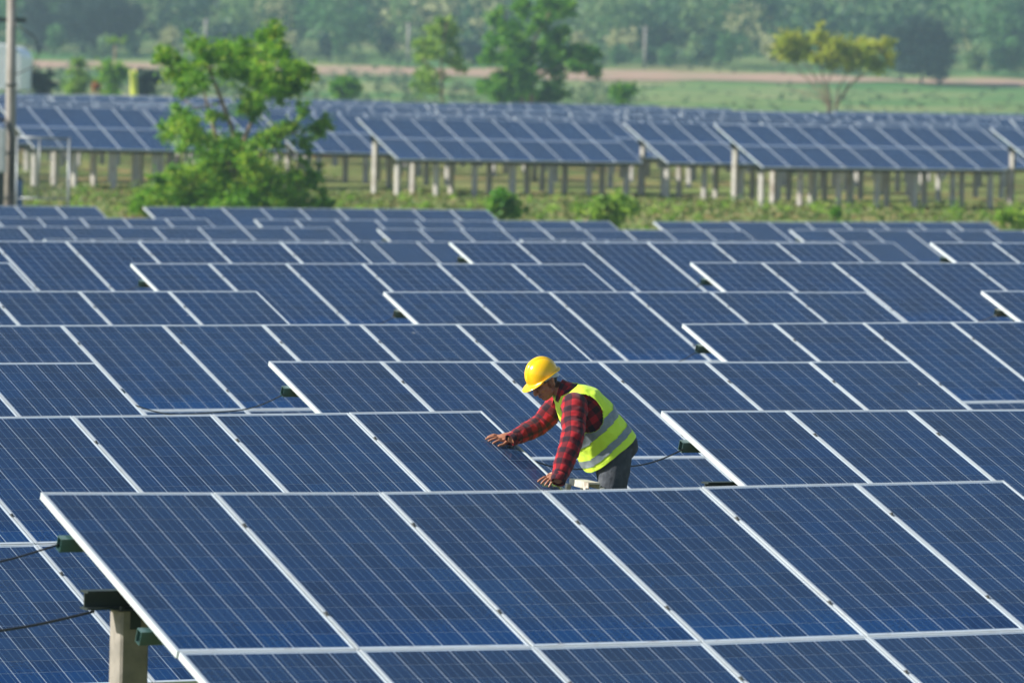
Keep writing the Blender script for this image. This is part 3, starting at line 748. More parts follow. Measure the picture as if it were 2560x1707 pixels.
# jeans
M_DENIM = mottled('dark_denim', (.030, .036, .048), (.050, .058, .072), 22, .9, 0, .3, (.085, .092, .105))
jn = MB()
ellipsoid(jn, PM(1536, 1120, -.045), (BK, LF, DN), (.140, .170, .120))
ellipsoid(jn, PM(1552, 1112, -.05), (BK, LF, DN), (.115, .150, .115))
for s in (1, -1):
    a, b, c = leg_pts(s); jn.tube([a + ZU * .03, a.lerp(b, .35), a.lerp(b, .7), b, b.lerp(c, .5), c], [.110, .106, .096, .085, .075, .070], 22)
me_j = remeshed('jeans', jn, .006, 4, [M_DENIM]); 
for v in me_j.vertices:
    q = v.co * 16; w = mnoise.noise(Vector((q.x, q.y, q.z * 1.6))); v.co += Vector((w, w * .4, 0)) * .005
jeans = obj('jeans', me_j, person, label='dark grey denim jeans')
# back pocket
mb = MB(); pc = PM(1581, 1122, .06); mb.bar(pc - DN * .055, pc + DN * .055, .10, .006, 0, BK); 
for s in (1, -1):
    lp = leg_pts(s); sh = MB(); ellipsoid(sh, lp[2] + FW * .065 - ZU * .055, (FW, LF, ZU), (.14, .050, .048), 18, 10); sh.box((0, 0, 0), (.001, .001, .001)) if False else None
    obj('shoe', sh.build('shoe', mottled('brown_leather', (.08, .05, .03), (.05, .03, .02), 20, .6), True), person)
FOOT_Z = (leg_pts(1)[2] - ZU * .103).z
# hair under the helmet
M_HAIR = mottled('black_hair', (.010, .009, .009), (.018, .016, .015), 120, .55, 0, .6)
def hair():
    v = []; f = []; n, mk = 40, 26
    for i in range(mk + 1):
        ph = math.pi * i / mk
        for j in range(n):
            t = 2 * math.pi * j / n; a, b, c = .1015 * math.sin(ph) * math.cos(t), .0805 * math.sin(ph) * math.sin(t), .0965 * math.cos(ph)
            w = 1 + .015 * mnoise.noise(Vector((a, b, c)) * 90); v.append(hd(a * w, b * w, .032 + c * w))
    for i in range(mk):
        for j in range(n):
            q = (i*n+j, i*n+(j+1) % n, (i+1)*n+(j+1) % n, (i+1)*n+j); cc = sum((v[x] for x in q), Vector()) / 4 - HC
            a, b, c = cc.dot(HF), cc.dot(HL), cc.dot(HU)
            lim = np.interp(a, [-.11, -.06, -.03, .0, .03, .055, .09], [-.070, -.066, -.040, .016, .002, .018, .040])
            if c > lim: f.append(q)
    return mesh('hair', v, f, [M_HAIR], True)
obj('hair', hair(), person)
# hard hat
def hat_material():
    m, nt, b = mat('yellow_hard_hat_plastic', (.86, .56, .005), .22, 0, .5); k = NT(nt)
    geo = k.n('NewGeometry').outputs['Position']; n1 = k.noise(geo, 25, 4)
    k.l(k.mix(k.ramp(n1, [(.55, 0.0), (.8, .35)]), (.88, .50, .004), (.70, .40, .02)), b.inputs['Base Color']); k.l(k.math('MULTIPLY_ADD', n1, .2, .12), b.inputs['Roughness']); return m
M_HAT = hat_material()
def hat_shell():
    v = []; f = []; n, mk = 72, 26; rf, rl, ru = .117, .104, .128; z0 = .038
    for i in range(mk + 1):
        ph = math.pi / 2 * i / mk
        for j in range(n):
            t = 2 * math.pi * j / n; ct, st = math.cos(t), math.sin(t)
            a, b, c = rf * math.sin(ph) ** .92 * ct, rl * math.sin(ph) ** .92 * st, ru * math.cos(ph)
            rid = .008 * math.exp(-(b / .026) ** 8) * (1 - math.exp(-((i / mk - 1.02) / .15) ** 2)); c += rid * math.cos(ph); a += rid * math.sin(ph) * ct       # broad central ridge
            v.append(hd(a, b, z0 + c))
    # flared lip, then underside
    for ex, dz in ((.006, -.004), (.014, -.010), (.015, -.016), (.010, -.018), (-.004, -.006)):
        for j in range(n):
            t = 2 * math.pi * j / n; ct, st = math.cos(t), math.sin(t)
            up = .016 * math.exp(-((abs(st) - 1) / .22) ** 2) + .004 * (ct < 0) * -ct
            v.append(hd((rf + ex) * ct, (rl + ex) * st, z0 + dz + up * (.5 if ex < .007 else 1)))
    tot = mk + 1 + 5
    f = [(i*n+j, (i+1)*n+j, (i+1)*n+(j+1) % n, i*n+(j+1) % n) for i in range(tot - 1) for j in range(n)]
    return mesh('hard_hat', v, f, [M_HAT], True)
hat = obj('hard_hat', hat_shell(), person, label='yellow plastic hard hat')
def peak():
    v = []; f = []; n = 30
    for top in (0, 1):
        for i in range(n + 1):
            t = R(-66) + R(132) * i / n; ct, st = math.cos(t), math.sin(t)
            for k_ in range(6):
                s_ = k_ / 5; e = .048 * max(0, math.cos(t * 1.32)) ** .7 + .010
                v.append(hd((.116 + e * s_) * ct, (.100 + e * s_ * .8) * st, .030 - .006 * s_ * s_ - .004 * s_ + (.0035 if top else 0) + .010 * abs(st) ** 3))
    w = 6; m1 = (n + 1) * w
    for i in range(n):
        for k_ in range(5):
            a = i*w+k_; f += [(a, a+w, a+w+1, a+1), (m1+a, m1+a+1, m1+a+w+1, m1+a+w)]
        a = i*w+5; f.append((a, a+w, m1+a+w, m1+a))
    return mesh('peak', v, f, [M_HAT], True)
obj('peak', peak(), hat)
M_STRAP = mottled('grey_plastic_headband', (.45, .52, .54), (.36, .42, .45), 40, .5)
def headband():
    mb = MB(); n = 40; rows = []
    for i in range(n + 1):
        t = R(70) + R(220) * i / n; ct, st = math.cos(t), math.sin(t)
        dr = .026 * max(0, -ct) ** 1.2
        for e, z in ((.0, .034), (.003, .034), (.003, .016 - .014 * max(0, -ct)), (.0, .016 - .014 * max(0, -ct))):
            zz = z - dr if z < .025 else z - dr * .55
            rows.append(hd((.100 + e) * ct, (.083 + e) * st, zz + .004))
    f = [(i*4+k, i*4+(k+1) % 4, (i+1)*4+(k+1) % 4, (i+1)*4+k) for i in range(n) for k in range(4)]
    return mesh('headband', rows, f, [M_STRAP], False)
obj('headband', headband(), hat)

# ------------------------------------------------------------------ the stepladder he stands on
M_LAD = mottled('paint_spotted_aluminium', (.62, .59, .52), (.50, .47, .41), 18, .55, .2, 0, (.30, .24, .18))
LT = PM(1462, 1203, .06)                              # middle of the top cap
lad = thing('stepladder', 'pale paint-spotted aluminium stepladder under the worker, its top beside his knee', 'ladder', (LT.x, LT.y, 0))
gz = 0.0; lx = Vector((LT.x, LT.y, 0))
def part(name, mb, m_, par): 
    o = obj(name, mb.build(name, m_), par); o.matrix_parent_inverse = Matrix.Identity(4); o.location = -Vector(par.location); return o
mb = MB(); mb.bar(LT - LF * .20, LT + LF * .20, .085, .012); mb.bar(LT - LF * .202 - ZU * .022 + FW * .04, LT + LF * .202 - ZU * .022 + FW * .04, .006, .034); mb.bar(LT - LF * .202 - ZU * .022 - FW * .04, LT + LF * .202 - ZU * .022 - FW * .04, .006, .034); part('top_cap', mb, M_LAD, lad)
for s in (-1, 1):
    t_ = LT + LF * (s * .19) - ZU * .03
    mb = MB(); mb.bar(t_ - FW * .05, Vector((t_.x, t_.y, 0)) - FW * .52 + LF * s * .06, .03, .065, 0, LF); part('rail', mb, M_LAD, lad)
    mb = MB(); mb.bar(t_ + FW * .05, Vector((t_.x, t_.y, 0)) + FW * .42 + LF * s * .06, .03, .045, 0, LF); part('leg', mb, M_LAD, lad)
    mb = MB()
    for q in range(3): mb.tube([LT + LF * s * (.10 + .05 * q) - FW * .071 - ZU * .03, LT + LF * s * (.10 + .05 * q) - FW * .076 - ZU * .03], .007, 8)
    part('rivets', mb, M_CLAMP, lad)
for z in (FOOT_Z - .014, FOOT_Z - .30, FOOT_Z - .59, FOOT_Z - .88):
    k_ = (LT.z - z) / LT.z; c = Vector((LT.x, LT.y, z)) - FW * (.05 + .47 * k_); hw = .19 + .06 * k_
    mb = MB(); mb.bar(c - LF * hw, c + LF * hw, .11, .028); part('step', mb, M_LAD, lad)
for k_ in (.45, .85):
    c = Vector((LT.x, LT.y, LT.z * (1 - k_))) + FW * (.05 + .37 * k_); mb = MB(); mb.bar(c - LF * (.19 + .06 * k_), c + LF * (.19 + .06 * k_), .025, .025); part('brace', mb, M_LAD, lad)

# ------------------------------------------------------------------ vegetation
def leaves(clumps, per, size, depth_f=1.0, seed=0, flat=.8):
    """clumps: (centre, radius) in metres -> leaf quads with a tint"""
    r = np.random.default_rng(seed); P = []; T = []
    for c, rad in clumps:
        n = max(6, int(per * (rad / .4) ** 2)); d = r.normal(size=(n, 3)); d /= np.linalg.norm(d, axis=1)[:, None]
        rr = rad * 1.18 * np.minimum(np.abs(r.normal(0, .62, n)) + .06, 1.7); pos = np.array(c) + d * rr[:, None] * np.array([1, 1, flat])
        a = r.normal(size=(n, 3)); a[:, 2] *= .6; a /= np.linalg.norm(a, axis=1)[:, None]
        b = np.cross(a, r.normal(size=(n, 3))); b /= np.linalg.norm(b, axis=1)[:, None]
        s = size * r.uniform(.6, 1.3, n)[:, None]
        P.append(np.stack([pos - a*s, pos + b*s*.42, pos + a*s, pos - b*s*.42], 1))
        T.append(np.clip(r.normal(r.uniform(.22, .66), .20, n), 0, 1))
    return np.concatenate(P), np.concatenate(T)
def px_clumps(lst, ox, oy, sc, depth, seed, spread=1.0, jit=.0):
    r = random.Random(seed); out = []; mpp = depth / F_PX
    xs = [ox + a * sc for a, b, c in lst]; mid = sum(xs) / len(xs); half = max(abs(x - mid) for x in xs) * mpp + .2
    for a, b, c in lst:
        x = ox + a * sc; off = abs(x - mid) * mpp; dd = math.sqrt(max(.04, half * half - off * off)) * .75 * spread
        out.append((at(x, oy + b * sc, depth - r.uniform(-dd, dd)), c * sc * mpp * 1.1))
    return out
def tree(name, label, cat, base, clumps, limbs, leafm, bark, per, size, seed, group=None, extra=True):
    root = thing(name, label, cat, base, group)
    if extra:      # fill the far side of the crown too
        r = random.Random(seed + 5); add = []
        for c, rad in clumps:
            if r.random() < .5: add.append((c + Vector((r.uniform(-.5, .5) * rad, r.uniform(.3, 1.5) * rad * 2, r.uniform(-.5, .3) * rad)), rad * r.uniform(.7, 1.0)))
        clumps = clumps + add
    r = random.Random(seed + 9); sat = []
    for c, rad in clumps:
        for _ in range(3):
            d = Vector((r.gauss(0, 1), r.gauss(0, 1), r.gauss(.15, .8))).normalized(); sat.append((c + d * rad * r.uniform(.85, 1.35), rad * r.uniform(.28, .48)))
    clumps = [(c, rad * .88) for c, rad in clumps] + sat
    P, T = leaves(clumps, per, size, seed=seed)
    P = P - np.array(base)
    obj('crown', big_quads('crown', P, leafm, T), root)
    if limbs:
        mb = MB()
        for pts, r0, r1 in limbs:
            k = len(pts); mb.tube([Vector(p) - Vector(base) for p in pts], [r0 + (r1 - r0) * i / (k - 1) for i in range(k)], 9)
        obj('trunk', mb.build('trunk', bark, True), root)
    return root
def limb_px(pts, ox, oy, sc, depth, dds=None):
    return [at(ox + a * sc, oy + b * sc, depth - (dds[i] if dds else 0)) for i, (a, b) in enumerate(pts)]
LM_MAIN = leaf_material('bright_leaves', (.040, .150, .010), (.165, .380, .020), (.46, .54, .05))
LM_DEEP = leaf_material('deep_leaves', (.025, .115, .012), (.105, .31, .020), (.30, .48, .04))
LM_PALE = leaf_material('pale_leaves', (.10, .22, .025), (.24, .42, .045), (.42, .52, .08))
LM_YEL = leaf_material('yellowing_leaves', (.20, .28, .02), (.40, .46, .035), (.50, .43, .05))
LM_DARK = leaf_material('dark_leaves', (.004, .020, .016), (.008, .036, .026), (.018, .055, .032), .2)
# the leafy tree in front of the far arrays
D1_ = 158.0; o1 = (380, 40, .3317)
cl = [(110,330,85),(60,300,45),(200,440,95),(320,220,70),(400,330,105),(520,270,110),(560,420,100),(340,480,100),(690,300,100),(830,160,80),(940,120,70),(880,260,105),(980,290,85),(720,450,110),(850,430,105),(1000,470,110),(1120,420,95),(1185,450,60),(1080,530,80),(900,560,90),(760,620,90),(680,690,70),(800,700,75),(230,590,60),
 (180,800,95),(120,900,75),(270,860,110),(380,930,90),(470,760,60),(950,880,90),(1070,830,75),(1140,720,55),(1250,850,75),(1310,790,50),(1140,950,60),(880,930,60),
 (560,1000,130),(700,1020,130),(620,1150,150),(450,1080,120),(780,1150,130),(350,1200,130),(200,1250,125),(90,1330,100),(500,1300,150),(700,1320,150),(900,1240,130),(1050,1230,110),(1200,1220,95),(1000,1370,120),(250,1400,125),(1150,1430,80),(1300,1440,70),(600,1450,150),(850,1450,140),(420,1450,140),(0,1410,90),(-90,1440,70),(60,1240,60)]
b_ = at(380 + 630 * .3317, 40, D1_); b_.z = ground(b_.x, b_.y)
def up(p): return Vector((p[0], p[1], p[2]))
L_ = lambda pts, dds=None: limb_px(pts, *o1, D1_, dds)
hub = L_([(640, 1250)])[0]
tree('leafy_tree', 'bushy green tree with pale forking stems in front of the far arrays', 'tree', b_, px_clumps(cl, *o1, D1_, 3, .8),
     [([b_, hub] , .11, .09), ([hub] + L_([(620, 900), (530, 650), (440, 430), (400, 330)], [0, .2, .3, .2]), .085, .025), ([hub] + L_([(475, 880), (415, 680), (390, 540)], [.3, .3, .2]), .07, .025),
      ([hub] + L_([(705, 900), (760, 780), (800, 560), (825, 330)], [.2, .2, .35, .2]), .075, .022), ([hub] + L_([(900, 960), (1120, 860)], [.4, .5]), .05, .015), (L_([(530, 650), (330, 700), (200, 600)], [.3, .3, .2]), .03, .012)],
     LM_MAIN, M_BARK, 600, .080, 21)
# trees beyond the far field
D2_ = 361.0; o2 = (1180, 0, .1786)
cl = [(320,220,110),(400,340,75),(720,80,120),(720,220,75),(560,400,140),(520,560,130),(230,540,65),(330,590,80),(1020,60,110),(1180,60,130),(1330,130,105),(1060,200,115),(1000,320,110),(860,400,90),(1180,500,110),(1280,430,80),(1130,620,150),(1200,740,150),(760,680,140),(640,760,140),(270,790,110),(500,800,95),(700,900,160),(560,930,115),(1080,850,150),(1160,960,130),(1420,830,130),(1560,730,105),(1700,740,85),(1560,880,90),(1450,960,90),(1680,970,100),(1740,1020,65),
 (800,1060,130),(650,1080,115),(400,1120,110),(200,1200,115),(330,1290,125),(540,1250,135),(760,1230,110),(1200,1150,100),(1060,1280,120),(1240,1320,95),(900,1340,115),(450,1390,110),(700,1420,130),(1000,1450,120)]
b_ = at(1180 + 820 * .1786, 0, D2_); b_.z = ground(b_.x, b_.y); L_ = lambda pts, dds=None: limb_px(pts, *o2, D2_, dds)
tree('tall_tree', 'tall dense green tree standing just beyond the far solar field', 'tree', b_, px_clumps(cl, *o2, D2_, 5, .8),
     [([b_] + L_([(840, 1300), (800, 900), (900, 500), (1100, 150)]), .2, .05), ([b_] + L_([(690, 1350), (660, 900), (560, 500)]), .16, .05), (L_([(830, 1100), (1200, 950), (1600, 850)]), .1, .04), (L_([(680, 900), (480, 650), (330, 280)]), .09, .03)], LM_DEEP, M_BARK, 190, .19, 22)
o3 = (1880, 60, .2466); D3_ = 358.0
cl = [(370,140,70),(310,230,65),(430,260,80),(540,200,65),(380,330,60),(690,110,60),(720,180,70),(850,200,80),(800,280,80),(950,260,90),(1060,250,90),(1100,330,90),(960,350,80),(830,390,60),(1190,340,60),(1260,410,60),(1290,240,60),(1340,200,45),(1400,400,50),(1400,320,40),(640,380,40),(560,310,50),(720,330,55),(1430,190,30)]
b_ = at(1880 + 820 * .2466, 60, D3_); b_.z = ground(b_.x, b_.y); L_ = lambda pts, dds=None: limb_px(pts, *o3, D3_, dds)
tree('yellowing_tree', 'spreading tree with thin yellow-green foliage on many bare pale stems', 'tree', b_, [(c, q * 1.2) for c, q in px_clumps(cl, *o3, D3_, 6, .8)],
     [([b_] + L_(p), .09, .02) for p in ([(770, 830), (690, 620), (560, 420), (430, 300)], [(790, 830), (720, 560), (690, 330), (700, 150)], [(800, 830), (760, 600), (860, 420), (850, 220)], [(850, 830), (880, 650), (980, 480), (1060, 300)], [(860, 830), (960, 640), (1130, 520), (1260, 400)], [(860, 830), (1000, 620), (1180, 430), (1330, 240)], [(780, 830), (640, 640), (480, 480), (330, 260)], [(780, 830), (620, 720), (420, 690)])], LM_YEL, M_BARK, 150, .19, 23)
o4 = (850, 0, .3657); D4_ = 357.0
cl = [(730,150,45),(700,220,75),(640,220,50),(770,200,42),(560,290,45),(600,330,60),(740,290,55),(680,360,55),(560,400,50),(800,430,50),(830,470,38),(770,420,42),(560,510,50),(610,530,50),(680,520,40),(560,600,50),(640,620,40)]
b_ = at(850 + 700 * .3657, 0, D4_); b_.z = ground(b_.x, b_.y); L_ = lambda pts, dds=None: limb_px(pts, *o4, D4_, dds)
tree('slender_tree', 'slender pale green tree with a thin straight stem beyond the far solar field', 'tree', b_, px_clumps(cl, *o4, D4_, 7, .8),
     [([b_] + L_([(700, 690), (690, 450), (710, 250), (735, 140)]), .12, .03), (L_([(690, 500), (600, 440), (560, 400)]), .04, .02), (L_([(695, 420), (780, 440)]), .04, .02), (L_([(700, 640), (610, 560), (550, 520)]), .05, .02)], LM_PALE, M_BARK, 120, .18, 24, extra=False)
def round_tree(name, label, px, py_top, py_base, rx, depth, lm, seed, per=16, size=.24, trunk=True, group=None, bottom=.75):
    r = random.Random(seed); mpp = depth / F_PX; b = at(px, 0, depth); b.z = ground(b.x, b.y); cy = (py_top + py_base * bottom + py_top * (1 - bottom)) / 2; ry = abs(cy - py_top)
    cl = []
    for _ in range(46):
        t = r.uniform(0, 2 * math.pi); q = math.sqrt(r.random()) * .82; x, y = px + rx * q * math.cos(t), cy + ry * q * math.sin(t)
        cl.append((at(x, y, depth - r.uniform(-.7, .7) * rx * mpp * math.sqrt(1 - q * q)), rx * mpp * r.uniform(.22, .36)))
    limbs = [([b, at(px, cy, depth)], .03 * rx * mpp + .08, .06)] if trunk else None
    return tree(name, label, 'tree', b, cl, limbs, lm, M_BARKD, per, size, seed, group, False)
round_tree('round_dark_tree', 'dark rounded broad tree on the dirt track below the hill', 2308, 40, 222, 84, 700, LM_DARK, 31, bottom=.9, size=.34)
round_tree('round_dark_tree', 'large dark tree at the foot of the hill behind the roofed shed', 255, -40, 150, 100, 728, LM_DARK, 32, bottom=.95, size=.34)
round_tree('round_dark_tree', 'dark tree merging with its larger neighbour at the foot of the hill', 120, -30, 150, 75, 736, LM_DARK, 33, bottom=.95, size=.34)

def shrub(label, px, py, rx, ry, depth, lm, seed, per=60, size=.09, group=None, name='shrub'):
    r = random.Random(seed); mpp = depth / F_PX; b = at(px, 0, depth); b.z = ground(b.x, b.y); cl = []
    zc = at(px, py, depth); n = 14 if rx < 1.6 * ry else 30
    for _ in range(n):
        t = r.uniform(0, 2 * math.pi); q = math.sqrt(r.random()) * .8
        cl.append((at(px + rx * q * math.cos(t), py + ry * q * math.sin(t), depth - r.uniform(-.5, .5) * rx * mpp), min(rx, ry) * mpp * r.uniform(.35, .6)))
    top = at(px, py + ry * .5, depth)
    for q in range(4): cl.append((b.lerp(top, .25 + .2 * q), min(rx, ry) * mpp * .6))
    limbs = [([b, zc + Vector((r.uniform(-.3, .3) * rx * mpp, 0, ry * mpp * .3))], .025, .008) for _ in range(3)]
    return tree(name, label, 'shrub', b, cl, limbs, lm, M_BARK, per, size, seed, group, False)
shrub('dark green shrub on the grass bank just above the low solar rows', 1262, 514, 46, 38, 156, LM_DEEP, 41, 200)
shrub('light green feathery shrub on the grass bank beside the dark shrub', 1520, 524, 92, 40, 158, LM_PALE, 42, 260)
shrub('bright green shrub on the grass bank past the last post of the far arrays', 2545, 548, 62, 26, 158, LM_PALE, 43, 260)
shrub('small upright green seedling on bare soil of the grass bank', 2092, 532, 14, 18, 160, LM_DEEP, 44, 240, .06)
shrub('rounded green bush behind the far field, near the slender tree', 862, 222, 42, 26, 356, LM_DEEP, 45, 80, .17)
shrub('pointed green bush behind the far field, near the tall dense tree', 1552, 232, 32, 30, 357, LM_DEEP, 46, 80, .17)
shrub('low dark bush beside the roofed shed behind the far field', 108, 205, 44, 34, 345, LM_DARK, 47, 80, .17)
shrub('leafy sapling with a bare top beyond the far field, beside the low dark bush', 190, 205, 36, 40, 352, LM_PALE, 48, 70, .16)
shrub('small leaning sapling tuft behind the far field', 198, 158, 22, 14, 352, LM_PALE, 49, 70, .14)
shrub('tall bushy plant behind the far field beside the yellow flag', 285, 195, 38, 40, 350, LM_MAIN, 50, 70, .16)
shrub('dark green bush behind the yellow flag', 365, 200, 34, 34, 356, LM_DARK, 51, 70, .17)
shrub('orange blossomed plant behind the far field', 240, 218, 14, 22, 351, leaf_material('orange_blossom', (.30, .12, .02), (.45, .16, .02), (.5, .25, .05)), 52, 70, .12, None, 'flowering_plant')
shrub('low yellow flowering plant behind the far field', 108, 234, 10, 10, 350, LM_YEL, 53, 70, .12, None, 'flowering_plant')
# lone palm-like sapling
b_ = at(288, 0, 352); b_.z = ground(b_.x, b_.y); t_ = at(288, 106, 352)
tree('thin_sapling', 'thin bare-stemmed sapling with a tuft of leaves on top', 'tree', b_, [(t_ + Vector((dx, 0, dz)), .3) for dx, dz in ((-.3, 0), (.3, .05), (0, .15))], [([b_, t_], .08, .05)], LM_PALE, M_BARK, 22, .16, 54, None, False)

# low scrub between the far field and the track, and the wooded hill: masses nobody could count
def scrub():
    r = np.random.default_rng(5); cl = []
    for _ in range(900):
        y = r.uniform(354, 728); x = r.uniform(-.100, .100) * y
        if 694 < y < 716 and r.random() < (.93 if x > 5 else .55): continue
        h = r.uniform(.25, 1.0) * (1.9 if y > 714 else 1) * (1.3 if x < .02 * y else .55); cl.append(((x, y, ground(x, y) + h * .4), h))
    P, T = leaves(cl, 7, .28, seed=8); return big_quads('scrub', P, leaf_material('scrub_leaves', (.04, .095, .035), (.09, .16, .06), (.20, .22, .10)), T)
obj('scrub', scrub(), kind='stuff', label='low green scrub between the far solar field and the dirt track', category='scrub')
def forest():
    r = np.random.default_rng(6); P = []; T = []
    for _ in range(1300):
        y = 722 + 520 * r.random() ** 1.2; x = r.uniform(-.108, .108) * y
        z = ground(x, y); k = r.random(); h = r.uniform(2.5, 5.0) if y < 740 else r.uniform(5.0, 13.0); w = h * r.uniform(.22, .42)
        n = 230; d = r.normal(size=(n, 3)); d /= np.linalg.norm(d, axis=1)[:, None]
        off = r.normal(0, .35, (5, 3)) * np.array([w, w, h * .3]); rad = (r.random(n) ** .4)[:, None]
        pos = np.array([x, y, z + h * .58]) + off[r.integers(0, 5, n)] + d * rad * np.array([w * .75, w * .75, h * .36])
        a = r.normal(size=(n, 3)); a /= np.linalg.norm(a, axis=1)[:, None]; b = np.cross(a, r.normal(size=(n, 3))); b /= np.linalg.norm(b, axis=1)[:, None]
        s = (.42 * r.uniform(.6, 1.4, n))[:, None]
        P.append(np.stack([pos - a*s, pos + b*s*.6, pos + a*s, pos - b*s*.6], 1))
        t0 = r.choice([.0, .15, .40, .62, .95], p=[.20, .22, .28, .18, .12]); T.append(np.clip(r.normal(t0, .05, n), 0, 1))
    P = np.concatenate(P); T = np.concatenate(T)
    m = leaf_material('forest_leaves', (.006, .044, .022), (.085, .215, .060), (.36, .36, .17), .35)
    return big_quads('hillside_forest', P, m, T)
obj('hillside_forest', forest(), kind='stuff', label='hazy mixed green woodland covering the hillside', category='woodland')
def grass_tufts():
    r = np.random.default_rng(9); n = 26000; x = r.uniform(-20, 22, n); y = r.uniform(140, 196, n); z = terrain(x, y)
    keep = (-x * math.sin(PSI) + y * math.cos(PSI)) > 127; x, y, z = x[keep], y[keep], z[keep]; n = len(x)
    pos = np.stack([x, y, z], 1); th = r.uniform(0, 6.28, n); w = np.stack([np.cos(th), np.sin(th), 0 * th], 1) * r.uniform(.03, .10, n)[:, None]
    hgt = np.stack([r.normal(0, .04, n), r.normal(0, .04, n), r.uniform(.03, .12, n)], 1)
    P = np.stack([pos - w, pos + w, pos + w * .6 + hgt, pos - w * .6 + hgt], 1)
    return big_quads('grass', P, leaf_material('grass_blades', (.075, .140, .025), (.140, .190, .045), (.26, .21, .09), .3), r.random(n))
obj('grass', grass_tufts(), kind='stuff', label='short dry grass on the bank beneath the far arrays', category='grass')

def weeds():
    r = np.random.default_rng(15); cl = []
    for _ in range(260):
        y = r.uniform(152, 186); x = r.uniform(-.096, .096) * y
        if -x * math.sin(PSI) + y * math.cos(PSI) < 138: continue
        h = r.uniform(.08, .30) * (1.5 if r.random() < .15 else 1); cl.append(((x, y, ground(x, y) + h * .4), h))
    P, T = leaves(cl, 130, .06, seed=18); return big_quads('weeds', P, LM_PALE, T)
obj('weeds', weeds(), kind='stuff', label='low leafy weeds scattered over the grass bank', category='weeds')

# ------------------------------------------------------------------ things at the left edge and in the distance
M_POLE = mottled('pole_concrete', (.32, .29, .26), (.24, .22, .19), 3, .9, 0, .2, (.24, .21, .18))
DP = 150.0; bp = at(34, 0, DP); bp.z = ground(bp.x, bp.y)
pole = thing('utility_pole', 'weathered concrete utility pole with black cables running down it', 'pole', bp)
mb = MB(); mb.tube([(0, 0, -.5), (-.02, 0, 3), (-.07, 0, 8.5)], [.15, .138, .11], 16); obj('shaft', mb.build('shaft', M_POLE, True), pole)
mb = MB(); mb.bar((-.9, 0, 5.75), (.35, 0, 5.75), .09, .12); obj('crossarm', mb.build('crossarm', M_DARK), pole)
mb = MB(); mb.tube([(-.15, -.16, 3.05), (-.05, -.2, 2.95), (.03, -.19, 2.6), (.06, -.18, 1.0), (.02, -.2, .5), (-.12, -.22, -.2)], .055, 8); obj('cable', mb.build('cable', M_CABLE, True), pole)
mb = MB(); mb.tube([(-.6, -.1, 3.1), (-.3, -.14, 3.12), (-.15, -.16, 3.05)], .05, 8); obj('cable', mb.build('cable', M_CABLE, True), pole)
for z in (1.0, 2.2, 4.0): 
    mb = MB(); mb.tube([(-.02, 0, z), (-.02, 0, z + .05)], .172, 16); obj('band', mb.build('band', M_DARK, True), pole)
mb = MB(); mb.tube([(.0, -.1, 5.7), (.6, -.15, 5.3), (.75, -.15, 4.9), (.5, -.1, 4.5), (.1, -.13, 4.3)], .018, 6); obj('wire_loop', mb.build('wire_loop', M_CABLE, True), pole)
M_CAB = mottled('grey_cabinet_paint', (.48, .52, .52), (.42, .45, .45), 4, .5)
c0 = at(8, 0, 149.5); c0.z = ground(c0.x, c0.y)
cab = thing('electrical_cabinet', 'grey electrical cabinet on a dark stand left of the utility pole', 'cabinet', c0)
mb = MB(); zb = at(0, 432, 149.5).z - c0.z; zt = at(0, 322, 149.5).z - c0.z; mb.box((-.5, -.2, zb), (.13, .2, zt)); obj('body', mb.build('body', M_CAB), cab)
mb = MB(); mb.box((-.47, -.215, zb + .05), (.10, -.2, zt - .05)); obj('door', mb.build('door', M_CAB), cab)
mb = MB()
for q in range(9): mb.box((-.48 + q * .065, -.18, -.1), (-.44 + q * .065, .18, zb))
mb.box((-.49, -.17, -.1), (.10, .17, zb - .002)); obj('stand', mb.build('stand', M_DARK), cab)
# wire mesh gate
M_GALV = mottled('galvanised_steel', (.24, .26, .27), (.19, .21, .22), 8, .45, .5)
DG = 148.5; g0 = at(50, 0, DG); g1 = at(180, 0, DG); gz = ground((g0.x + g1.x) / 2, DG); gc = Vector(((g0.x + g1.x) / 2, (g0.y + g1.y) / 2, gz))
gate = thing('mesh_gate', 'grey tubular gate with fine wire mesh beside the utility pole', 'gate', gc)
hw = (g1.x - g0.x) / 2; zt = at(0, 343, DG).z - gz; zl = at(0, 495, DG).z - gz; zm = at(110, 343, DG)
mb = MB(); mb.tube([(-hw, 0, zt), (hw, 0, zt)], .028, 8); mb.tube([(-hw, 0, zl), (hw, 0, zl)], .025, 8); mb.tube([(-hw * .0 - .1, 0, zl), (-.1, 0, zt)], .025, 8); obj('frame', mb.build('frame', M_GALV, True), gate)
for s in (-1, 1):
    mb = MB(); mb.tube([(s * hw, 0, -.3), (s * hw, 0, zt + .02)], .032, 10); obj('post', mb.build('post', M_GALV, True), gate)
mb = MB()
for q in range(-26, 27):
    x = q * hw / 26; mb.bar((x, .01, zl), (x, .01, zt), .004, .004)
for q in range(28): z = zl + (zt - zl) * q / 27; mb.bar((-hw, .012, z), (hw, .012, z), .004, .004)
obj('wire_mesh', mb.build('wire_mesh', M_GALV), gate)
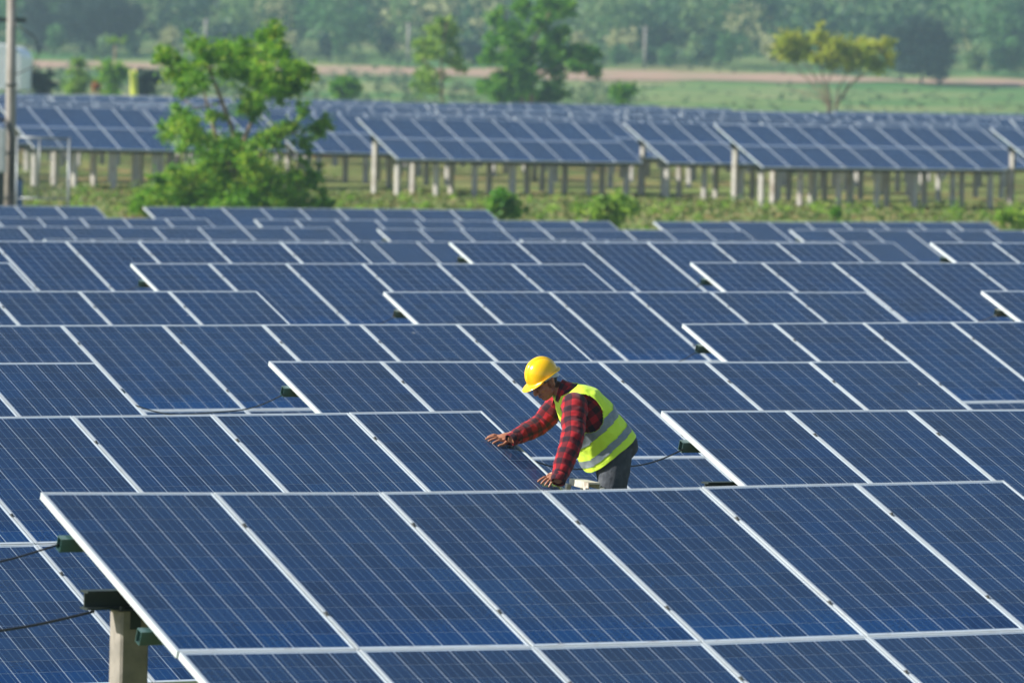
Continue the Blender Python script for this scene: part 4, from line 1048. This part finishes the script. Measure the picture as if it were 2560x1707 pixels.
# blue drum behind the gate
M_BLUE = mottled('blue_plastic', (.03, .12, .36), (.02, .09, .28), 6, .45); dr = at(53, 0, 152.0); dr.z = ground(dr.x, dr.y); zt = at(53, 452, 152.0).z - dr.z
drum = thing('plastic_drum', 'blue plastic drum with a dark lid behind the wire mesh gate', 'drum', dr)
prof = [(.11, 0), (.13, .02), (.135, .3), (.125, .33), (.135, .36), (.135, .66), (.125, .69), (.135, .72), (.135, .98), (.12, 1.0)]
mb = MB(); mb.tube([(0, 0, h * zt) for r_, h in prof], [r_ for r_, h in prof], 20); obj('barrel', mb.build('barrel', M_BLUE, True), drum)
mb = MB(); mb.tube([(0, 0, zt + .003), (0, 0, zt + .05), (0, 0, zt + .10)], [.135, .13, .07], 20); obj('lid', mb.build('lid', M_DARK, True), drum)
# white roofed shed beyond the left of the field
DS = 338.0; M_ROOF = mottled('white_corrugated_metal', (.84, .87, .90), (.76, .80, .83), 2, .45, .2); s1 = at(60, 0, DS); zt, zb = at(40, 116, DS).z, at(40, 224, DS).z
sh = Vector((s1.x - 3.0, s1.y, ground(s1.x - 3, s1.y))); shed = thing('shed', 'white corrugated metal shed with a rounded roof edge behind the far field', 'shed', sh)
prof = []
for i in range(13):
    t = math.pi / 2 * i / 12; prof.append((3.0 - .9 + .9 * math.sin(t), zt - sh.z - .75 + .75 * math.cos(t) - (0 if i else 0)))
prof = [(-1.0, zt - sh.z + .45)] + prof + [(3.0, zb - sh.z)]
v = []; f = []; ny = 60
for q in range(ny + 1):
    y = -1.5 + 8 * q / ny; k_ = .03 * (q % 2)
    for (x, z) in prof: v.append((x - k_ * (x > 2.9), y, z - k_ * (x <= 2.9)))
w = len(prof); f = [(q*w+i, q*w+i+1, (q+1)*w+i+1, (q+1)*w+i) for q in range(ny) for i in range(w - 1)]
obj('roof', mesh('roof', v, f, [M_ROOF], False), shed)
mb = MB(); ribs = 26      # gable sheet, ribbed
for q in range(ribs):
    x0 = -1.0 + 3.97 * q / ribs; x1 = -1.0 + 3.97 * (q + 1) / ribs; zz = float(np.interp((x0 + x1) / 2, [p[0] for p in prof[:-1]], [p[1] for p in prof[:-1]])) - .05
    mb.box((x0 + .015, -1.48 - .03 * (q % 2), zb - sh.z), (x1 - .001, -1.40, zz))
obj('wall', mb.build('wall', M_ROOF), shed)
for x, y in ((-.9, -1.2), (2.85, -1.2), (2.85, 6.2), (-.9, 6.2)):
    mb = MB(); mb.box((x - .08, y - .08, -.3), (x + .08, y + .08, zb - sh.z + .3)); obj('column', mb.build('column', M_GALV), shed)
# yellow feather flag
DFL = 351.0; fb = at(338, 0, DFL); fb.z = ground(fb.x, fb.y); zt, zb = at(334, 178, DFL).z - fb.z, at(338, 240, DFL).z - fb.z
flag = thing('feather_flag', 'upright yellow feather flag behind the far solar field', 'flag', fb)
mb = MB(); mb.tube([(-.24, 0, -.2), (-.24, 0, zt)], .02, 8); obj('pole', mb.build('pole', M_GALV, True), flag)
v = []; f = []
for i in range(15):
    t = i / 14; z = zb - .4 + (zt - zb + .4) * t; wd_ = .46 * (1 - .05 * t) * (1 if t < .93 else .8)
    for j in range(7): s = j / 6; v.append((-.24 + wd_ * s + .04 * (1 - t), .06 * math.sin(s * 6 + t * 4), z + (.05 * s if t > .9 else 0)))
f = [(i*7+j, i*7+j+1, (i+1)*7+j+1, (i+1)*7+j) for i in range(14) for j in range(6)]
M_FLAG, _, _ = mat('yellow_flag_cloth', (.75, .80, .08), .7); fo = obj('cloth', mesh('cloth', v, f, [M_FLAG], True), flag); md = fo.modifiers.new('t', 'SOLIDIFY'); md.thickness = .006
# distant concrete power poles and their line
tops = []
for px, py, dpt, lb in ((516, 48, 724, 'distant grey power pole above the leafy tree'), (1023, 58, 724, 'distant grey power pole beside the slender tree'), (1615, 66, 724, 'distant grey power pole right of the tall dense tree')):
    b = at(px, 0, dpt); b.z = ground(b.x, b.y); t = at(px, py, dpt); h = t.z - b.z
    p_ = thing('power_pole', lb, 'pole', b); mb = MB(); mb.tube([(0, 0, -.5), (0, 0, h)], [.20, .16], 10); obj('shaft', mb.build('shaft', M_POLE, True), p_)
    mb = MB(); mb.bar((-.7, 0, h - .3), (.7, 0, h - .3), .1, .1); obj('crossarm', mb.build('crossarm', M_POLE), p_); tops.append(t - Vector((0, 0, .3)))
for i in range(2):
    p, q = tops[i], tops[i + 1]; mb = MB(); mb.tube([p.lerp(q, k / 16) - p - Vector((0, 0, .5 * 4 * (k / 16) * (1 - k / 16))) for k in range(17)], .02, 5)
    obj('power_line', mb.build('power_line', M_CABLE, True), None, p, label=('distant wire between the leafy tree pole and the next pole', 'distant wire passing behind the tall dense tree')[i], category='wire')

# ------------------------------------------------------------------ haze
mb = MB(); mb.box((-450, -130, -2.4), (450, 1510, 84)); hz_m = bpy.data.materials.new('haze'); hz_m.use_nodes = True; nt = hz_m.node_tree; nt.nodes.clear()
o_ = nt.nodes.new('ShaderNodeOutputMaterial'); pv = nt.nodes.new('ShaderNodeVolumePrincipled'); pv.inputs['Color'].default_value = (.58, .82, 1.0, 1); pv.inputs['Density'].default_value = .00024; pv.inputs['Anisotropy'].default_value = .2
nt.links.new(pv.outputs[0], o_.inputs['Volume'])
obj('haze', mb.build('haze', hz_m), kind='stuff', label='thin bluish haze in the air over the fields', category='haze')
